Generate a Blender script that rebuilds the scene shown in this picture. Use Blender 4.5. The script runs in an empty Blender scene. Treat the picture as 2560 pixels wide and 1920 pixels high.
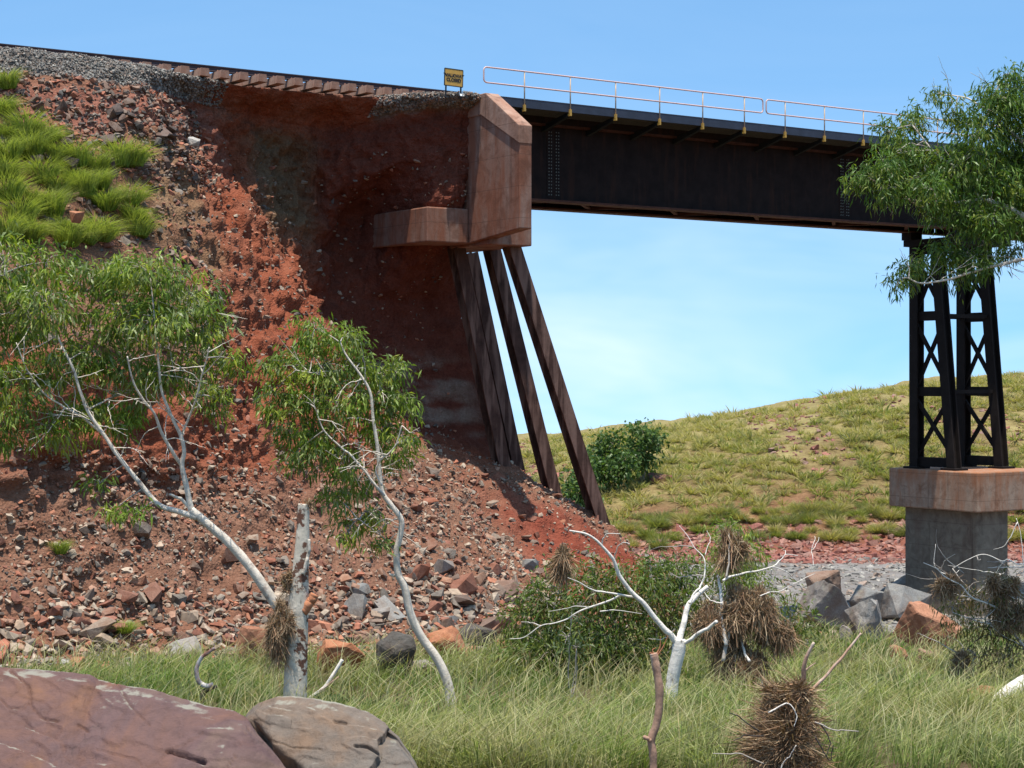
import bpy, math, random
import numpy as np
from mathutils import Vector, Matrix

# ------------------------------------------------------------------ camera, sky, sun, exposure
sc = bpy.context.scene
cam_d = bpy.data.cameras.new('camera')
cam = bpy.data.objects.new('camera', cam_d)
sc.collection.objects.link(cam)
sc.camera = cam
cam.location = (0, 0, 0)
cam.rotation_euler = (math.radians(90), 0, 0)
cam_d.sensor_width = 36.0
cam_d.lens = 4500 / 2560 * 36.0
cam_d.shift_y = -17 / 2560
cam_d.clip_start = 0.1
cam_d.clip_end = 6000

SUN_EL = math.radians(79.0)
SUN_AZ = math.radians(184.0)          # 0 = away from the camera (+Y), clockwise seen from above
world = bpy.data.worlds.new('World')
sc.world = world
world.use_nodes = True
wn = world.node_tree
wn.nodes.clear()
w_out = wn.nodes.new('ShaderNodeOutputWorld')
w_bg = wn.nodes.new('ShaderNodeBackground')
w_sky = wn.nodes.new('ShaderNodeTexSky')
w_sky.sky_type = 'NISHITA'
w_sky.sun_disc = False
w_sky.sun_elevation = SUN_EL
w_sky.sun_rotation = SUN_AZ
w_sky.altitude = 300
w_sky.air_density = 1.0
w_sky.dust_density = 0.3
w_sky.ozone_density = 0.9
w_bg.inputs['Strength'].default_value = 0.135
# thin high cirrus mixed into the sky, the same all round
w_tc = wn.nodes.new('ShaderNodeTexCoord')
w_map = wn.nodes.new('ShaderNodeMapping')
w_map.inputs['Scale'].default_value = (1.3, 1.3, 6.5)
w_map.inputs['Rotation'].default_value = (0.06, 0.05, 0.3)
w_no = wn.nodes.new('ShaderNodeTexNoise')
w_no.inputs['Scale'].default_value = 2.2
w_no.inputs['Detail'].default_value = 4
w_no.inputs['Roughness'].default_value = 0.62
w_no.inputs['Distortion'].default_value = 0.7
w_rm = wn.nodes.new('ShaderNodeMapRange')
w_rm.inputs['From Min'].default_value = 0.30
w_rm.inputs['From Max'].default_value = 0.76
w_rm.inputs['To Min'].default_value = 0.0
w_rm.inputs['To Max'].default_value = 0.85
w_mix = wn.nodes.new('ShaderNodeMixRGB')
w_mix.inputs['Color2'].default_value = (4.3, 5.2, 6.0, 1)
wl = wn.links.new
w_dip = wn.nodes.new('ShaderNodeVectorMath')          # the visible horizon dips: the land falls away
w_dip.operation = 'ADD'
w_dip.inputs[1].default_value = (0, 0, 0.22)
wl(w_tc.outputs['Generated'], w_dip.inputs[0])
wl(w_dip.outputs['Vector'], w_sky.inputs['Vector'])
wl(w_tc.outputs['Generated'], w_map.inputs['Vector'])
wl(w_map.outputs['Vector'], w_no.inputs['Vector'])
wl(w_no.outputs['Fac'], w_rm.inputs['Value'])
w_sep = wn.nodes.new('ShaderNodeSeparateXYZ')
wl(w_tc.outputs['Generated'], w_sep.inputs['Vector'])
w_el = wn.nodes.new('ShaderNodeMapRange')               # thin high haze, thicker towards the horizon all round
w_el.inputs['From Min'].default_value = -0.02
w_el.inputs['From Max'].default_value = 0.16
w_el.inputs['To Min'].default_value = 1.0
w_el.inputs['To Max'].default_value = 0.08
wl(w_sep.outputs['Z'], w_el.inputs['Value'])
w_mul = wn.nodes.new('ShaderNodeMath')
w_mul.operation = 'MULTIPLY'
wl(w_rm.outputs['Result'], w_mul.inputs[0])
wl(w_el.outputs['Result'], w_mul.inputs[1])
wl(w_mul.outputs[0], w_mix.inputs['Fac'])
w_tint = wn.nodes.new('ShaderNodeMixRGB')             # the clear dry-season sky: a little more cyan
w_tint.blend_type = 'MULTIPLY'
w_tint.inputs['Fac'].default_value = 1.0
w_tint.inputs['Color2'].default_value = (0.84, 1.12, 1.16, 1)
wl(w_sky.outputs['Color'], w_tint.inputs['Color1'])
wl(w_tint.outputs['Color'], w_mix.inputs['Color1'])
wl(w_mix.outputs['Color'], w_bg.inputs['Color'])
wl(w_bg.outputs['Background'], w_out.inputs['Surface'])

sun_d = bpy.data.lights.new('sun', 'SUN')
sun_d.energy = 4.2
sun_d.angle = math.radians(0.53)
sun_d.color = (1.0, 0.945, 0.86)
sun = bpy.data.objects.new('sun', sun_d)
sc.collection.objects.link(sun)
to_sun = Vector((math.sin(SUN_AZ) * math.cos(SUN_EL), math.cos(SUN_AZ) * math.cos(SUN_EL), math.sin(SUN_EL)))
sun.rotation_euler = to_sun.to_track_quat('Z', 'Y').to_euler()
sun.location = (0, -20, 60)

sc.view_settings.view_transform = 'Standard'
sc.view_settings.look = 'None'
sc.view_settings.gamma = 1.0
sc.view_settings.exposure = 0.65
sc.view_settings.use_curve_mapping = False
sc.render.engine = 'CYCLES'
sc.cycles.max_bounces = 6
sc.cycles.diffuse_bounces = 2
sc.cycles.glossy_bounces = 2
sc.cycles.transmission_bounces = 4
sc.cycles.transparent_max_bounces = 6
sc.cycles.use_denoising = True

R = np.random.default_rng(7)
random.seed(7)
COL = sc.collection

# ------------------------------------------------------------------ layout frame
# The site's own frame: u runs along the track towards the river, v is square to it on the camera's side, w is height.
FP = 3888.0
ANG = math.atan(6617 / 4500)
SU, CU = math.sin(ANG), math.cos(ANG)
OX, OY = 1.75, 59.0

def W(u, v, w):
    return (OX + u * SU + v * CU, OY + u * CU - v * SU, w)

def WA(a):
    a = np.asarray(a, float)
    return np.stack([OX + a[..., 0] * SU + a[..., 1] * CU, OY + a[..., 0] * CU - a[..., 1] * SU, a[..., 2]], -1)

def UV(X, Y):
    return (X - OX) * SU + (Y - OY) * CU, (X - OX) * CU - (Y - OY) * SU

def at(px, py, Y):
    """A surveyed sight line (degrees off axis as plan units) at distance Y."""
    return np.array([(px - 1106) / FP * Y, Y, (815 - py) / FP * Y])

def uvw(px, py, v):
    a = (px - 1106) / FP
    Y = (v - (-CU * OX + SU * OY)) / (CU * a - SU)
    X = a * Y
    return ((X - OX) * SU + (Y - OY) * CU, v, (815 - py) / FP * Y)

# ------------------------------------------------------------------ numpy helpers
_perm = np.random.default_rng(3).permutation(512)
_perm = np.concatenate([_perm, _perm, _perm]).astype(np.int64)
_val = np.random.default_rng(5).uniform(-1, 1, 512)

def vnoise(p):
    p = np.asarray(p, float)
    i = np.floor(p).astype(np.int64)
    f = p - i
    f = f * f * f * (f * (f * 6 - 15) + 10)
    i &= 255
    def h(a, b, c):
        return _val[_perm[_perm[_perm[a & 255] + (b & 255)] + (c & 255)] & 511]
    x, y, z = i[..., 0], i[..., 1], i[..., 2]
    u, v, w = f[..., 0], f[..., 1], f[..., 2]
    def L(a, b, t):
        return a + (b - a) * t
    return L(L(L(h(x, y, z), h(x + 1, y, z), u), L(h(x, y + 1, z), h(x + 1, y + 1, z), u), v),
             L(L(h(x, y, z + 1), h(x + 1, y, z + 1), u), L(h(x, y + 1, z + 1), h(x + 1, y + 1, z + 1), u), v), w)

def fbm(p, oct=4, lac=2.07, gain=0.5):
    p = np.asarray(p, float)
    s = 0.0
    a = 1.0
    t = 0.0
    for k in range(oct):
        s = s + a * vnoise(p + 17.3 * k)
        t += a
        a *= gain
        p = p * lac
    return s / t

def sstep(a, b, x):
    t = np.clip((np.asarray(x, float) - a) / (b - a), 0, 1)
    return t * t * (3 - 2 * t)

def mesh(name, V, F, col=None, smooth=False):
    """V (n,3), F a (m,k) array or a list of such arrays; col (n,3) becomes the point attribute 'col'."""
    V = np.asarray(V, np.float32)
    Fs = [np.asarray(f, np.int32) for f in (F if isinstance(F, (list, tuple)) else [F]) if len(f)]
    me = bpy.data.meshes.new(name)
    me.vertices.add(len(V))
    me.vertices.foreach_set('co', V.ravel())
    nl = sum(f.size for f in Fs)
    npoly = sum(len(f) for f in Fs)
    me.loops.add(nl)
    me.loops.foreach_set('vertex_index', np.concatenate([f.ravel() for f in Fs]))
    me.polygons.add(npoly)
    tot = np.concatenate([np.full(len(f), f.shape[1], np.int32) for f in Fs])
    start = np.concatenate([[0], np.cumsum(tot)[:-1]]).astype(np.int32)
    me.polygons.foreach_set('loop_start', start)
    me.polygons.foreach_set('loop_total', tot)
    me.polygons.foreach_set('use_smooth', np.full(npoly, smooth, bool))
    if col is not None:
        at_ = me.attributes.new('col', 'FLOAT_COLOR', 'POINT')
        c = np.ones((len(V), 4), np.float32)
        c[:, :3] = col
        at_.data.foreach_set('color', c.ravel())
    me.update(calc_edges=True)
    me.validate()
    return me

class MB:
    """Collects pieces of ONE part."""
    def __init__(self):
        self.V, self.F, self.C, self.n = [], {}, [], 0
    def add(self, V, F, col=None):
        V = np.asarray(V, float).reshape(-1, 3)
        for f in (F if isinstance(F, list) else [F]):
            f = np.asarray(f, np.int64)
            if len(f):
                self.F.setdefault(f.shape[1], []).append(f + self.n)
        self.V.append(V)
        self.C.append(np.broadcast_to(np.asarray(col if col is not None else (1, 1, 1), float), (len(V), 3)))
        self.n += len(V)
        return self
    def box(self, a, b, frame=None, chamfer=0.0):
        """axis box between corners a and b in a frame function."""
        (x0, y0, z0), (x1, y1, z1) = np.minimum(a, b), np.maximum(a, b)
        c = [(x, y, z) for z in (z0, z1) for y in (y0, y1) for x in (x0, x1)]
        if frame:
            c = [frame(*q) for q in c]
        f = [(0, 2, 3, 1), (4, 5, 7, 6), (0, 1, 5, 4), (2, 6, 7, 3), (0, 4, 6, 2), (1, 3, 7, 5)]
        return self.add(c, np.array(f))
    def beam(self, p, q, wid, dep, up=(0, 0, 1)):
        p, q = np.array(p, float), np.array(q, float)
        d = q - p
        d /= np.linalg.norm(d)
        s = np.cross(d, up)
        if np.linalg.norm(s) < 1e-4:
            s = np.cross(d, (1, 0, 0))
        s /= np.linalg.norm(s)
        t = np.cross(s, d)
        c = []
        for e in (p, q):
            for a, b in ((-1, -1), (1, -1), (1, 1), (-1, 1)):
                c.append(e + s * a * wid / 2 + t * b * dep / 2)
        f = [(0, 3, 2, 1), (4, 5, 6, 7), (0, 1, 5, 4), (1, 2, 6, 5), (2, 3, 7, 6), (3, 0, 4, 7)]
        return self.add(c, np.array(f))
    def tube(self, P, r, n=8, col=None, cap=True):
        V, F = tube_arrays(P, r, n, cap)
        return self.add(V, F, col)
    def prism(self, poly, offset, frame=None):
        """polygon extruded by an offset vector."""
        a = np.array(poly, float)
        b = a + np.array(offset, float)
        k = len(a)
        V = np.concatenate([a, b])
        if frame:
            V = np.array([frame(*q) for q in V])
        f4 = [(i, (i + 1) % k, k + (i + 1) % k, k + i) for i in range(k)]
        return self.add(V, [np.array(f4), np.array([list(range(k))[::-1]]), np.array([list(range(k, 2 * k))])])
    def me(self, name, smooth=False, col=False):
        V = np.concatenate(self.V)
        F = [np.concatenate(f) for f in self.F.values()]
        return mesh(name, V, F, np.concatenate(self.C) if col else None, smooth)
    def obj(self, name, mat, parent=None, smooth=False, col=False, bevel=0.0):
        me = self.me(name, smooth, col)
        o = link(name, me, mat, parent)
        if bevel:
            fix_normals(me)
            m = o.modifiers.new('bevel', 'BEVEL')
            m.width = bevel
            m.segments = 2
            m.limit_method = 'ANGLE'
        return o

def fix_normals(me):
    import bmesh
    bm = bmesh.new()
    bm.from_mesh(me)
    bmesh.ops.recalc_face_normals(bm, faces=bm.faces)
    bm.to_mesh(me)
    bm.free()

def link(name, data, mat=None, parent=None):
    o = bpy.data.objects.new(name, data)
    COL.objects.link(o)
    if mat is not None and data is not None and not len(data.materials):
        data.materials.append(mat)
    if parent is not None:
        o.parent = parent
        o.matrix_parent_inverse = Matrix.Translation(-parent.location) if parent.parent is None else Matrix.Identity(4)
    return o

def tag(o, label=None, cat=None, group=None, kind=None):
    for k, v in (('label', label), ('category', cat), ('group', group), ('kind', kind)):
        if v:
            o[k] = v
    return o

def thing(name, loc, label, cat, group=None):
    o = bpy.data.objects.new(name, None)
    COL.objects.link(o)
    o.location = loc
    o.empty_display_size = 0.2
    return tag(o, label, cat, group)

def catmull(P, n):
    P = np.asarray(P, float)
    if len(P) == 2:
        t = np.linspace(0, 1, n)[:, None]
        return P[0] * (1 - t) + P[1] * t
    Q = np.concatenate([[2 * P[0] - P[1]], P, [2 * P[-1] - P[-2]]])
    t = np.linspace(0, len(P) - 1 - 1e-9, n)
    i = t.astype(int)
    f = (t - i)[:, None]
    p0, p1, p2, p3 = Q[i], Q[i + 1], Q[i + 2], Q[i + 3]
    return 0.5 * ((2 * p1) + (-p0 + p2) * f + (2 * p0 - 5 * p1 + 4 * p2 - p3) * f * f + (-p0 + 3 * p1 - 3 * p2 + p3) * f ** 3)

def tube_arrays(P, r, n=8, cap=True, knob=0.0):
    P = np.asarray(P, float)
    m = len(P)
    r = np.broadcast_to(np.asarray(r, float), (m,)).copy()
    T = np.gradient(P, axis=0)
    T /= np.linalg.norm(T, axis=1)[:, None] + 1e-9
    s = np.cross(T[0], (0.3, 0.2, 1.0))
    if np.linalg.norm(s) < 1e-3:
        s = np.cross(T[0], (1, 0, 0))
    s /= np.linalg.norm(s)
    ang = np.arange(n) * 2 * math.pi / n
    V = np.zeros((m, n, 3))
    for i in range(m):
        s = s - T[i] * np.dot(s, T[i])
        s /= np.linalg.norm(s) + 1e-9
        t = np.cross(T[i], s)
        V[i] = P[i] + r[i] * (np.cos(ang)[:, None] * s + np.sin(ang)[:, None] * t)
    V = V.reshape(-1, 3)
    i, j = np.meshgrid(np.arange(m - 1), np.arange(n), indexing='ij')
    a = i * n + j
    b = i * n + (j + 1) % n
    F = np.stack([a, b, b + n, a + n], -1).reshape(-1, 4)
    out = [F]
    if cap:
        out += [np.array([list(range(n))[::-1]]), np.array([[(m - 1) * n + k for k in range(n)]])]
    return V, out

def grid_faces(nr, nc):
    i, j = np.meshgrid(np.arange(nr - 1), np.arange(nc - 1), indexing='ij')
    a = i * nc + j
    return np.stack([a, a + 1, a + nc + 1, a + nc], -1).reshape(-1, 4)

def grid_normals(P):
    du = np.gradient(P, axis=0)
    dv = np.gradient(P, axis=1)
    n = np.cross(du, dv)
    return n / (np.linalg.norm(n, axis=-1)[..., None] + 1e-9)

# ------------------------------------------------------------------ materials
def nodes(name):
    m = bpy.data.materials.new(name)
    m.use_nodes = True
    nt = m.node_tree
    b = nt.nodes['Principled BSDF']
    return m, nt, b

def N(nt, t, **kw):
    n = nt.nodes.new(t)
    for k, v in kw.items():
        n.inputs[k.replace('_', ' ')].default_value = v
    return n

def ramp(nt, stops):
    r = nt.nodes.new('ShaderNodeValToRGB')
    e = r.color_ramp.elements
    while len(e) < len(stops):
        e.new(0.5)
    for k, (p, c) in enumerate(stops):
        e[k].position = p
        e[k].color = (*c, 1) if len(c) == 3 else c
    return r

def coords(nt, scale=(1, 1, 1), obj=True):
    tc = nt.nodes.new('ShaderNodeTexCoord')
    mp = nt.nodes.new('ShaderNodeMapping')
    mp.inputs['Scale'].default_value = scale
    nt.links.new(tc.outputs['Object'], mp.inputs['Vector'])
    return mp.outputs['Vector']

def noise(nt, vec, scale, detail=6, rough=0.6, dist=0.0):
    n = N(nt, 'ShaderNodeTexNoise', Scale=scale, Detail=detail, Roughness=rough, Distortion=dist)
    nt.links.new(vec, n.inputs['Vector'])
    return n.outputs['Fac']

def mixc(nt, fac, a, b, mode='MIX'):
    m = nt.nodes.new('ShaderNodeMixRGB')
    m.blend_type = mode
    for sock, v in (('Fac', fac), ('Color1', a), ('Color2', b)):
        if hasattr(v, 'links') or hasattr(v, 'is_linked'):
            nt.links.new(v, m.inputs[sock])
        elif isinstance(v, (int, float)):
            m.inputs[sock].default_value = v
        else:
            m.inputs[sock].default_value = (*v, 1)
    return m.outputs['Color']

def mrange(nt, val, a, b, c=0.0, d=1.0):
    m = N(nt, 'ShaderNodeMapRange')
    for k, v in zip(('From Min', 'From Max', 'To Min', 'To Max'), (a, b, c, d)):
        m.inputs[k].default_value = v
    nt.links.new(val, m.inputs['Value'])
    return m.outputs['Result']

def bump(nt, b, h, strength=0.5, dist=0.05, chain=None):
    n = N(nt, 'ShaderNodeBump', Strength=strength, Distance=dist)
    nt.links.new(h, n.inputs['Height'])
    if chain is not None:
        nt.links.new(chain, n.inputs['Normal'])
    nt.links.new(n.outputs['Normal'], b.inputs['Normal'])
    return n.outputs['Normal']

def attr(nt):
    a = nt.nodes.new('ShaderNodeAttribute')
    a.attribute_name = 'col'
    return a.outputs['Color']

def m_earth():
    m, nt, b = nodes('earth')
    v = coords(nt)
    c = attr(nt)
    n1 = noise(nt, v, 2.2, 8, 0.65)
    n2 = noise(nt, v, 14, 6, 0.7)
    c = mixc(nt, mrange(nt, n1, 0.3, 0.7), c, (0.62, 0.55, 0.52), 'MULTIPLY')
    cc = ramp(nt, [(0.25, (0.62, 0.58, 0.56)), (0.5, (1, 1, 1)), (0.72, (1.25, 1.3, 1.35))])
    nt.links.new(n2, cc.inputs['Fac'])
    c = mixc(nt, 1.0, c, cc.outputs['Color'], 'MULTIPLY')
    nt.links.new(c, b.inputs['Base Color'])
    b.inputs['Roughness'].default_value = 0.95
    b.inputs['Specular IOR Level'].default_value = 0.15
    k = bump(nt, b, noise(nt, v, 5, 8, 0.7), 0.6, 0.12)
    vo = N(nt, 'ShaderNodeTexVoronoi', Scale=16.0)
    nt.links.new(v, vo.inputs['Vector'])
    bump(nt, b, vo.outputs['Distance'], 0.6, 0.05, k)
    return m

def m_attr(name, rough=0.9, spec=0.2, bs=12.0, bd=0.02, translucent=0.0, var=0.35):
    m, nt, b = nodes(name)
    v = coords(nt)
    c = attr(nt)
    n1 = noise(nt, v, bs, 6, 0.65)
    cc = ramp(nt, [(0.3, (1 - var,) * 3), (0.7, (1 + var,) * 3)])
    nt.links.new(n1, cc.inputs['Fac'])
    c = mixc(nt, 1.0, c, cc.outputs['Color'], 'MULTIPLY')
    nt.links.new(c, b.inputs['Base Color'])
    b.inputs['Roughness'].default_value = rough
    b.inputs['Specular IOR Level'].default_value = spec
    if bd:
        bump(nt, b, n1, 0.6, bd)
    if translucent:
        tr = nt.nodes.new('ShaderNodeBsdfTranslucent')
        tc = mixc(nt, 1.0, c, (1.0, 1.1, 0.45), 'MULTIPLY')
        nt.links.new(tc, tr.inputs['Color'])
        mx = nt.nodes.new('ShaderNodeMixShader')
        mx.inputs['Fac'].default_value = translucent
        nt.links.new(b.outputs['BSDF'], mx.inputs[1])
        nt.links.new(tr.outputs['BSDF'], mx.inputs[2])
        nt.links.new(mx.outputs['Shader'], nt.nodes['Material Output'].inputs['Surface'])
    return m

def m_rock(name, stops, scale=1.6, lichen=0.0, rough=0.85):
    """loose rock: the tone differs from stone to stone, blotches and grain on each."""
    m, nt, b = nodes(name)
    v = coords(nt)
    oi = nt.nodes.new('ShaderNodeObjectInfo')
    rp = ramp(nt, stops)
    nt.links.new(oi.outputs['Random'], rp.inputs['Fac'])
    n1 = noise(nt, v, scale, 7, 0.6, 0.4)
    c = mixc(nt, mrange(nt, n1, 0.42, 0.62), rp.outputs['Color'], (0.75, 0.6, 0.52), 'MULTIPLY')
    n2 = noise(nt, v, 22, 5, 0.7)
    cc = ramp(nt, [(0.3, (0.72, 0.72, 0.72)), (0.7, (1.2, 1.2, 1.2))])
    nt.links.new(n2, cc.inputs['Fac'])
    c = mixc(nt, 1.0, c, cc.outputs['Color'], 'MULTIPLY')
    if lichen:
        n3 = noise(nt, v, scale * 1.7, 9, 0.72, 0.8)
        f = mrange(nt, n3, 0.56, 0.64, 0, lichen)
        c = mixc(nt, f, c, (0.30, 0.28, 0.20))
    nt.links.new(c, b.inputs['Base Color'])
    b.inputs['Roughness'].default_value = rough
    b.inputs['Specular IOR Level'].default_value = 0.25
    k = bump(nt, b, noise(nt, v, 4, 9, 0.68), 0.55, 0.06)
    bump(nt, b, n2, 0.35, 0.015, k)
    return m

def m_simple(name, base, rough=0.6, metal=0.0, var=0.25, scale=6.0, bd=0.01, tint=None, tf=(0.5, 0.7), streak=False, ts=1.3, knots=0.0):
    m, nt, b = nodes(name)
    v = coords(nt)
    n1 = noise(nt, v, scale, 7, 0.62)
    cc = ramp(nt, [(0.3, (1 - var,) * 3), (0.7, (1 + var,) * 3)])
    nt.links.new(n1, cc.inputs['Fac'])
    c = mixc(nt, 1.0, base, cc.outputs['Color'], 'MULTIPLY')
    if tint:
        v2 = coords(nt, (3.0, 3.0, 0.35)) if streak else v
        n2 = noise(nt, v2, ts, 7, 0.62, 0.3)
        c = mixc(nt, mrange(nt, n2, tf[0], tf[1]), c, tint)
    nt.links.new(c, b.inputs['Base Color'])
    b.inputs['Roughness'].default_value = rough
    b.inputs['Metallic'].default_value = metal
    if rough >= 0.8:
        b.inputs['Specular IOR Level'].default_value = 0.2
    if knots:
        vk = coords(nt, (9.0, 9.0, 4.5))
        vo = N(nt, 'ShaderNodeTexVoronoi', Scale=1.0)
        nt.links.new(vk, vo.inputs['Vector'])
        n7 = noise(nt, v, 14, 5, 0.7)
        mm = nt.nodes.new('ShaderNodeMath')
        mm.operation = 'MULTIPLY_ADD'
        mm.inputs[1].default_value = 0.25
        nt.links.new(n7, mm.inputs[0])
        nt.links.new(vo.outputs['Distance'], mm.inputs[2])
        c = mixc(nt, mrange(nt, mm.outputs[0], 0.20, 0.30, knots, 0.0), c, (0.07, 0.05, 0.04))
        vr = coords(nt, (2.5, 2.5, 26.0))
        c = mixc(nt, mrange(nt, noise(nt, vr, 1.0, 4, 0.6), 0.60, 0.72, 0, 0.35), c, (0.25, 0.20, 0.16))
        nt.links.new(c, b.inputs['Base Color'])
    if bd:
        bump(nt, b, noise(nt, v, scale * 3, 6, 0.7), 0.6, bd)
    return m

def m_concrete(name, base, stain, amount=(0.40, 0.62), band=None):
    """board-marked concrete with earth stains and form lines."""
    m, nt, b = nodes(name)
    v = coords(nt)
    n1 = noise(nt, v, 3.5, 8, 0.65)
    cc = ramp(nt, [(0.3, (0.78,) * 3), (0.7, (1.18,) * 3)])
    nt.links.new(n1, cc.inputs['Fac'])
    c = mixc(nt, 1.0, base, cc.outputs['Color'], 'MULTIPLY')
    vs = coords(nt, (2.2, 2.2, 0.5))
    n2 = noise(nt, vs, 1.0, 8, 0.66, 0.5)
    c = mixc(nt, mrange(nt, n2, *amount), c, stain)
    c = mixc(nt, mrange(nt, noise(nt, v, 1.7, 9, 0.72, 0.8), 0.48, 0.66, 0, 0.7), c, tuple(0.55 * q for q in stain))
    vs3 = coords(nt, (5.0, 5.0, 0.22))
    n3 = noise(nt, vs3, 1.0, 6, 0.6)
    c = mixc(nt, mrange(nt, n3, 0.58, 0.75, 0, 0.65), c, (0.05, 0.025, 0.018))
    tc = nt.nodes.new('ShaderNodeTexCoord')
    sp = nt.nodes.new('ShaderNodeSeparateXYZ')
    nt.links.new(tc.outputs['Object'], sp.inputs['Vector'])
    if band:
        # rust and washed earth run down from the top edge
        f = mrange(nt, sp.outputs['Z'], band[0], band[1])
        n4 = noise(nt, vs, 2.5, 6, 0.7)
        mm = nt.nodes.new('ShaderNodeMath')
        mm.operation = 'MULTIPLY'
        nt.links.new(f, mm.inputs[0])
        nt.links.new(mrange(nt, n4, 0.35, 0.6), mm.inputs[1])
        c = mixc(nt, mm.outputs[0], c, band[2])
    # form lines every 0.9 m
    md = nt.nodes.new('ShaderNodeMath')
    md.operation = 'FRACT'
    dv = nt.nodes.new('ShaderNodeMath')
    dv.operation = 'DIVIDE'
    dv.inputs[1].default_value = 0.92
    nt.links.new(sp.outputs['Z'], dv.inputs[0])
    nt.links.new(dv.outputs[0], md.inputs[0])
    ln = nt.nodes.new('ShaderNodeMath')
    ln.operation = 'LESS_THAN'
    ln.inputs[1].default_value = 0.022
    nt.links.new(md.outputs[0], ln.inputs[0])
    lf = nt.nodes.new('ShaderNodeMath')
    lf.operation = 'MULTIPLY'
    lf.inputs[1].default_value = 0.45
    nt.links.new(ln.outputs[0], lf.inputs[0])
    c = mixc(nt, lf.outputs[0], c, (0.09, 0.05, 0.035))
    nt.links.new(c, b.inputs['Base Color'])
    b.inputs['Roughness'].default_value = 0.9
    b.inputs['Specular IOR Level'].default_value = 0.2
    bump(nt, b, noise(nt, v, 18, 7, 0.7), 0.35, 0.02)
    return m

M = {}
M['earth'] = m_earth()
M['stone'] = m_attr('loose_stone', 0.85, 0.25, 9.0, 0.02)
M['leaf'] = m_attr('gum_leaf', 0.42, 0.32, 3.0, 0.0, 0.40, 0.25)
M['grass'] = m_attr('grass_blade', 0.7, 0.08, 2.0, 0.0, 0.42, 0.25)
M['straw'] = m_attr('flood_straw', 0.85, 0.15, 6.0, 0.0, 0.12, 0.3)
M['rock'] = m_rock('talus_rock', [(0.0, (0.29, 0.12, 0.072)), (0.3, (0.22, 0.105, 0.072)), (0.5, (0.28, 0.175, 0.12)),
                                  (0.7, (0.17, 0.15, 0.125)), (0.85, (0.34, 0.26, 0.195)), (1.0, (0.36, 0.16, 0.09))])
M['dark_rock'] = m_rock('dark_slope_rock', [(0.0, (0.10, 0.075, 0.065)), (0.4, (0.16, 0.12, 0.095)), (0.7, (0.21, 0.135, 0.10)), (1.0, (0.12, 0.10, 0.09))])
M['grey_rock'] = m_rock('grey_boulder', [(0.0, (0.22, 0.215, 0.20)), (0.5, (0.29, 0.27, 0.24)), (1.0, (0.25, 0.22, 0.195))], 1.2, 0.5)
M['orange_rock'] = m_rock('orange_boulder', [(0.0, (0.40, 0.17, 0.085)), (0.5, (0.33, 0.155, 0.09)), (1.0, (0.42, 0.20, 0.115))], 1.2)
M['black_rock'] = m_rock('black_boulder', [(0.0, (0.075, 0.07, 0.06)), (1.0, (0.10, 0.088, 0.075))], 1.2, 0.6)
M['bark'] = m_simple('white_gum_bark', (0.66, 0.57, 0.46), 0.8, 0, 0.22, 9, 0.02, (0.33, 0.25, 0.20), (0.58, 0.70), False, 6.0, 0.6)
M['stump_bark'] = m_simple('flaking_gum_bark', (0.60, 0.52, 0.41), 0.8, 0, 0.25, 9, 0.02, (0.15, 0.07, 0.045), (0.54, 0.58), False, 5.0, 0.7)
M['twig'] = m_simple('grey_twig', (0.38, 0.33, 0.28), 0.8, 0, 0.2, 9, 0.004)
M['dead_white'] = m_simple('bleached_wood', (0.74, 0.67, 0.58), 0.8, 0, 0.16, 9, 0.02, (0.36, 0.30, 0.26), (0.60, 0.72), False, 6.0, 0.7)
M['brown_wood'] = m_simple('stripped_wood', (0.40, 0.24, 0.16), 0.8, 0, 0.3, 9, 0.014, (0.62, 0.50, 0.40), (0.48, 0.62), True)
M['dark_wood'] = m_simple('charred_wood', (0.055, 0.045, 0.04), 0.85, 0, 0.3, 9, 0.01)
M['torn_wood'] = m_simple('torn_wood', (0.42, 0.17, 0.085), 0.8, 0, 0.3, 9, 0.01)
M['steel'] = m_simple('dark_weathered_steel', (0.019, 0.011, 0.0088), 0.9, 0.0, 0.35, 2.5, 0.004, (0.042, 0.018, 0.011), (0.52, 0.72), True)
M['flange'] = m_simple('rusty_flange_steel', (0.085, 0.034, 0.022), 0.8, 0.0, 0.35, 3, 0.004)
M['bluesteel'] = m_simple('blue_black_steel', (0.030, 0.036, 0.055), 0.6, 0.0, 0.25, 3, 0.003)
M['grating'] = m_simple('walkway_grating_steel', (0.10, 0.095, 0.08), 0.8, 0.0, 0.3, 40, 0.01)
M['rail'] = m_simple('rail_steel', (0.045, 0.028, 0.03), 0.6, 0.2, 0.3, 4, 0.003)
M['tower'] = m_simple('tower_steel', (0.015, 0.0105, 0.0085), 0.9, 0.0, 0.3, 3, 0.004)
M['pile'] = m_simple('rusted_pile_steel', (0.072, 0.036, 0.026), 0.88, 0.0, 0.4, 3, 0.012, (0.20, 0.115, 0.085), (0.46, 0.60), True)
M['pinktube'] = m_simple('faded_pink_tube', (0.66, 0.43, 0.37), 0.5, 0.0, 0.12, 6, 0.0)
M['yellow'] = m_simple('ochre_bracket_paint', (0.52, 0.30, 0.055), 0.6, 0.0, 0.2, 8, 0.0)
M['sleeper'] = m_concrete('sleeper_concrete', (0.36, 0.23, 0.17), (0.34, 0.15, 0.09))
M['abut'] = m_concrete('abutment_concrete', (0.29, 0.185, 0.14), (0.25, 0.10, 0.058), (0.36, 0.60))
M['abut_end'] = m_concrete('abutment_coping', (0.38, 0.23, 0.165), (0.31, 0.15, 0.095), (0.45, 0.70))
M['piercap'] = m_concrete('pier_cap_concrete', (0.34, 0.235, 0.165), (0.31, 0.135, 0.07), (0.45, 0.68), (-4.1, -3.5, (0.34, 0.135, 0.06)))
M['pier'] = m_concrete('pier_concrete', (0.20, 0.163, 0.12), (0.155, 0.105, 0.075), (0.5, 0.75))
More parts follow.
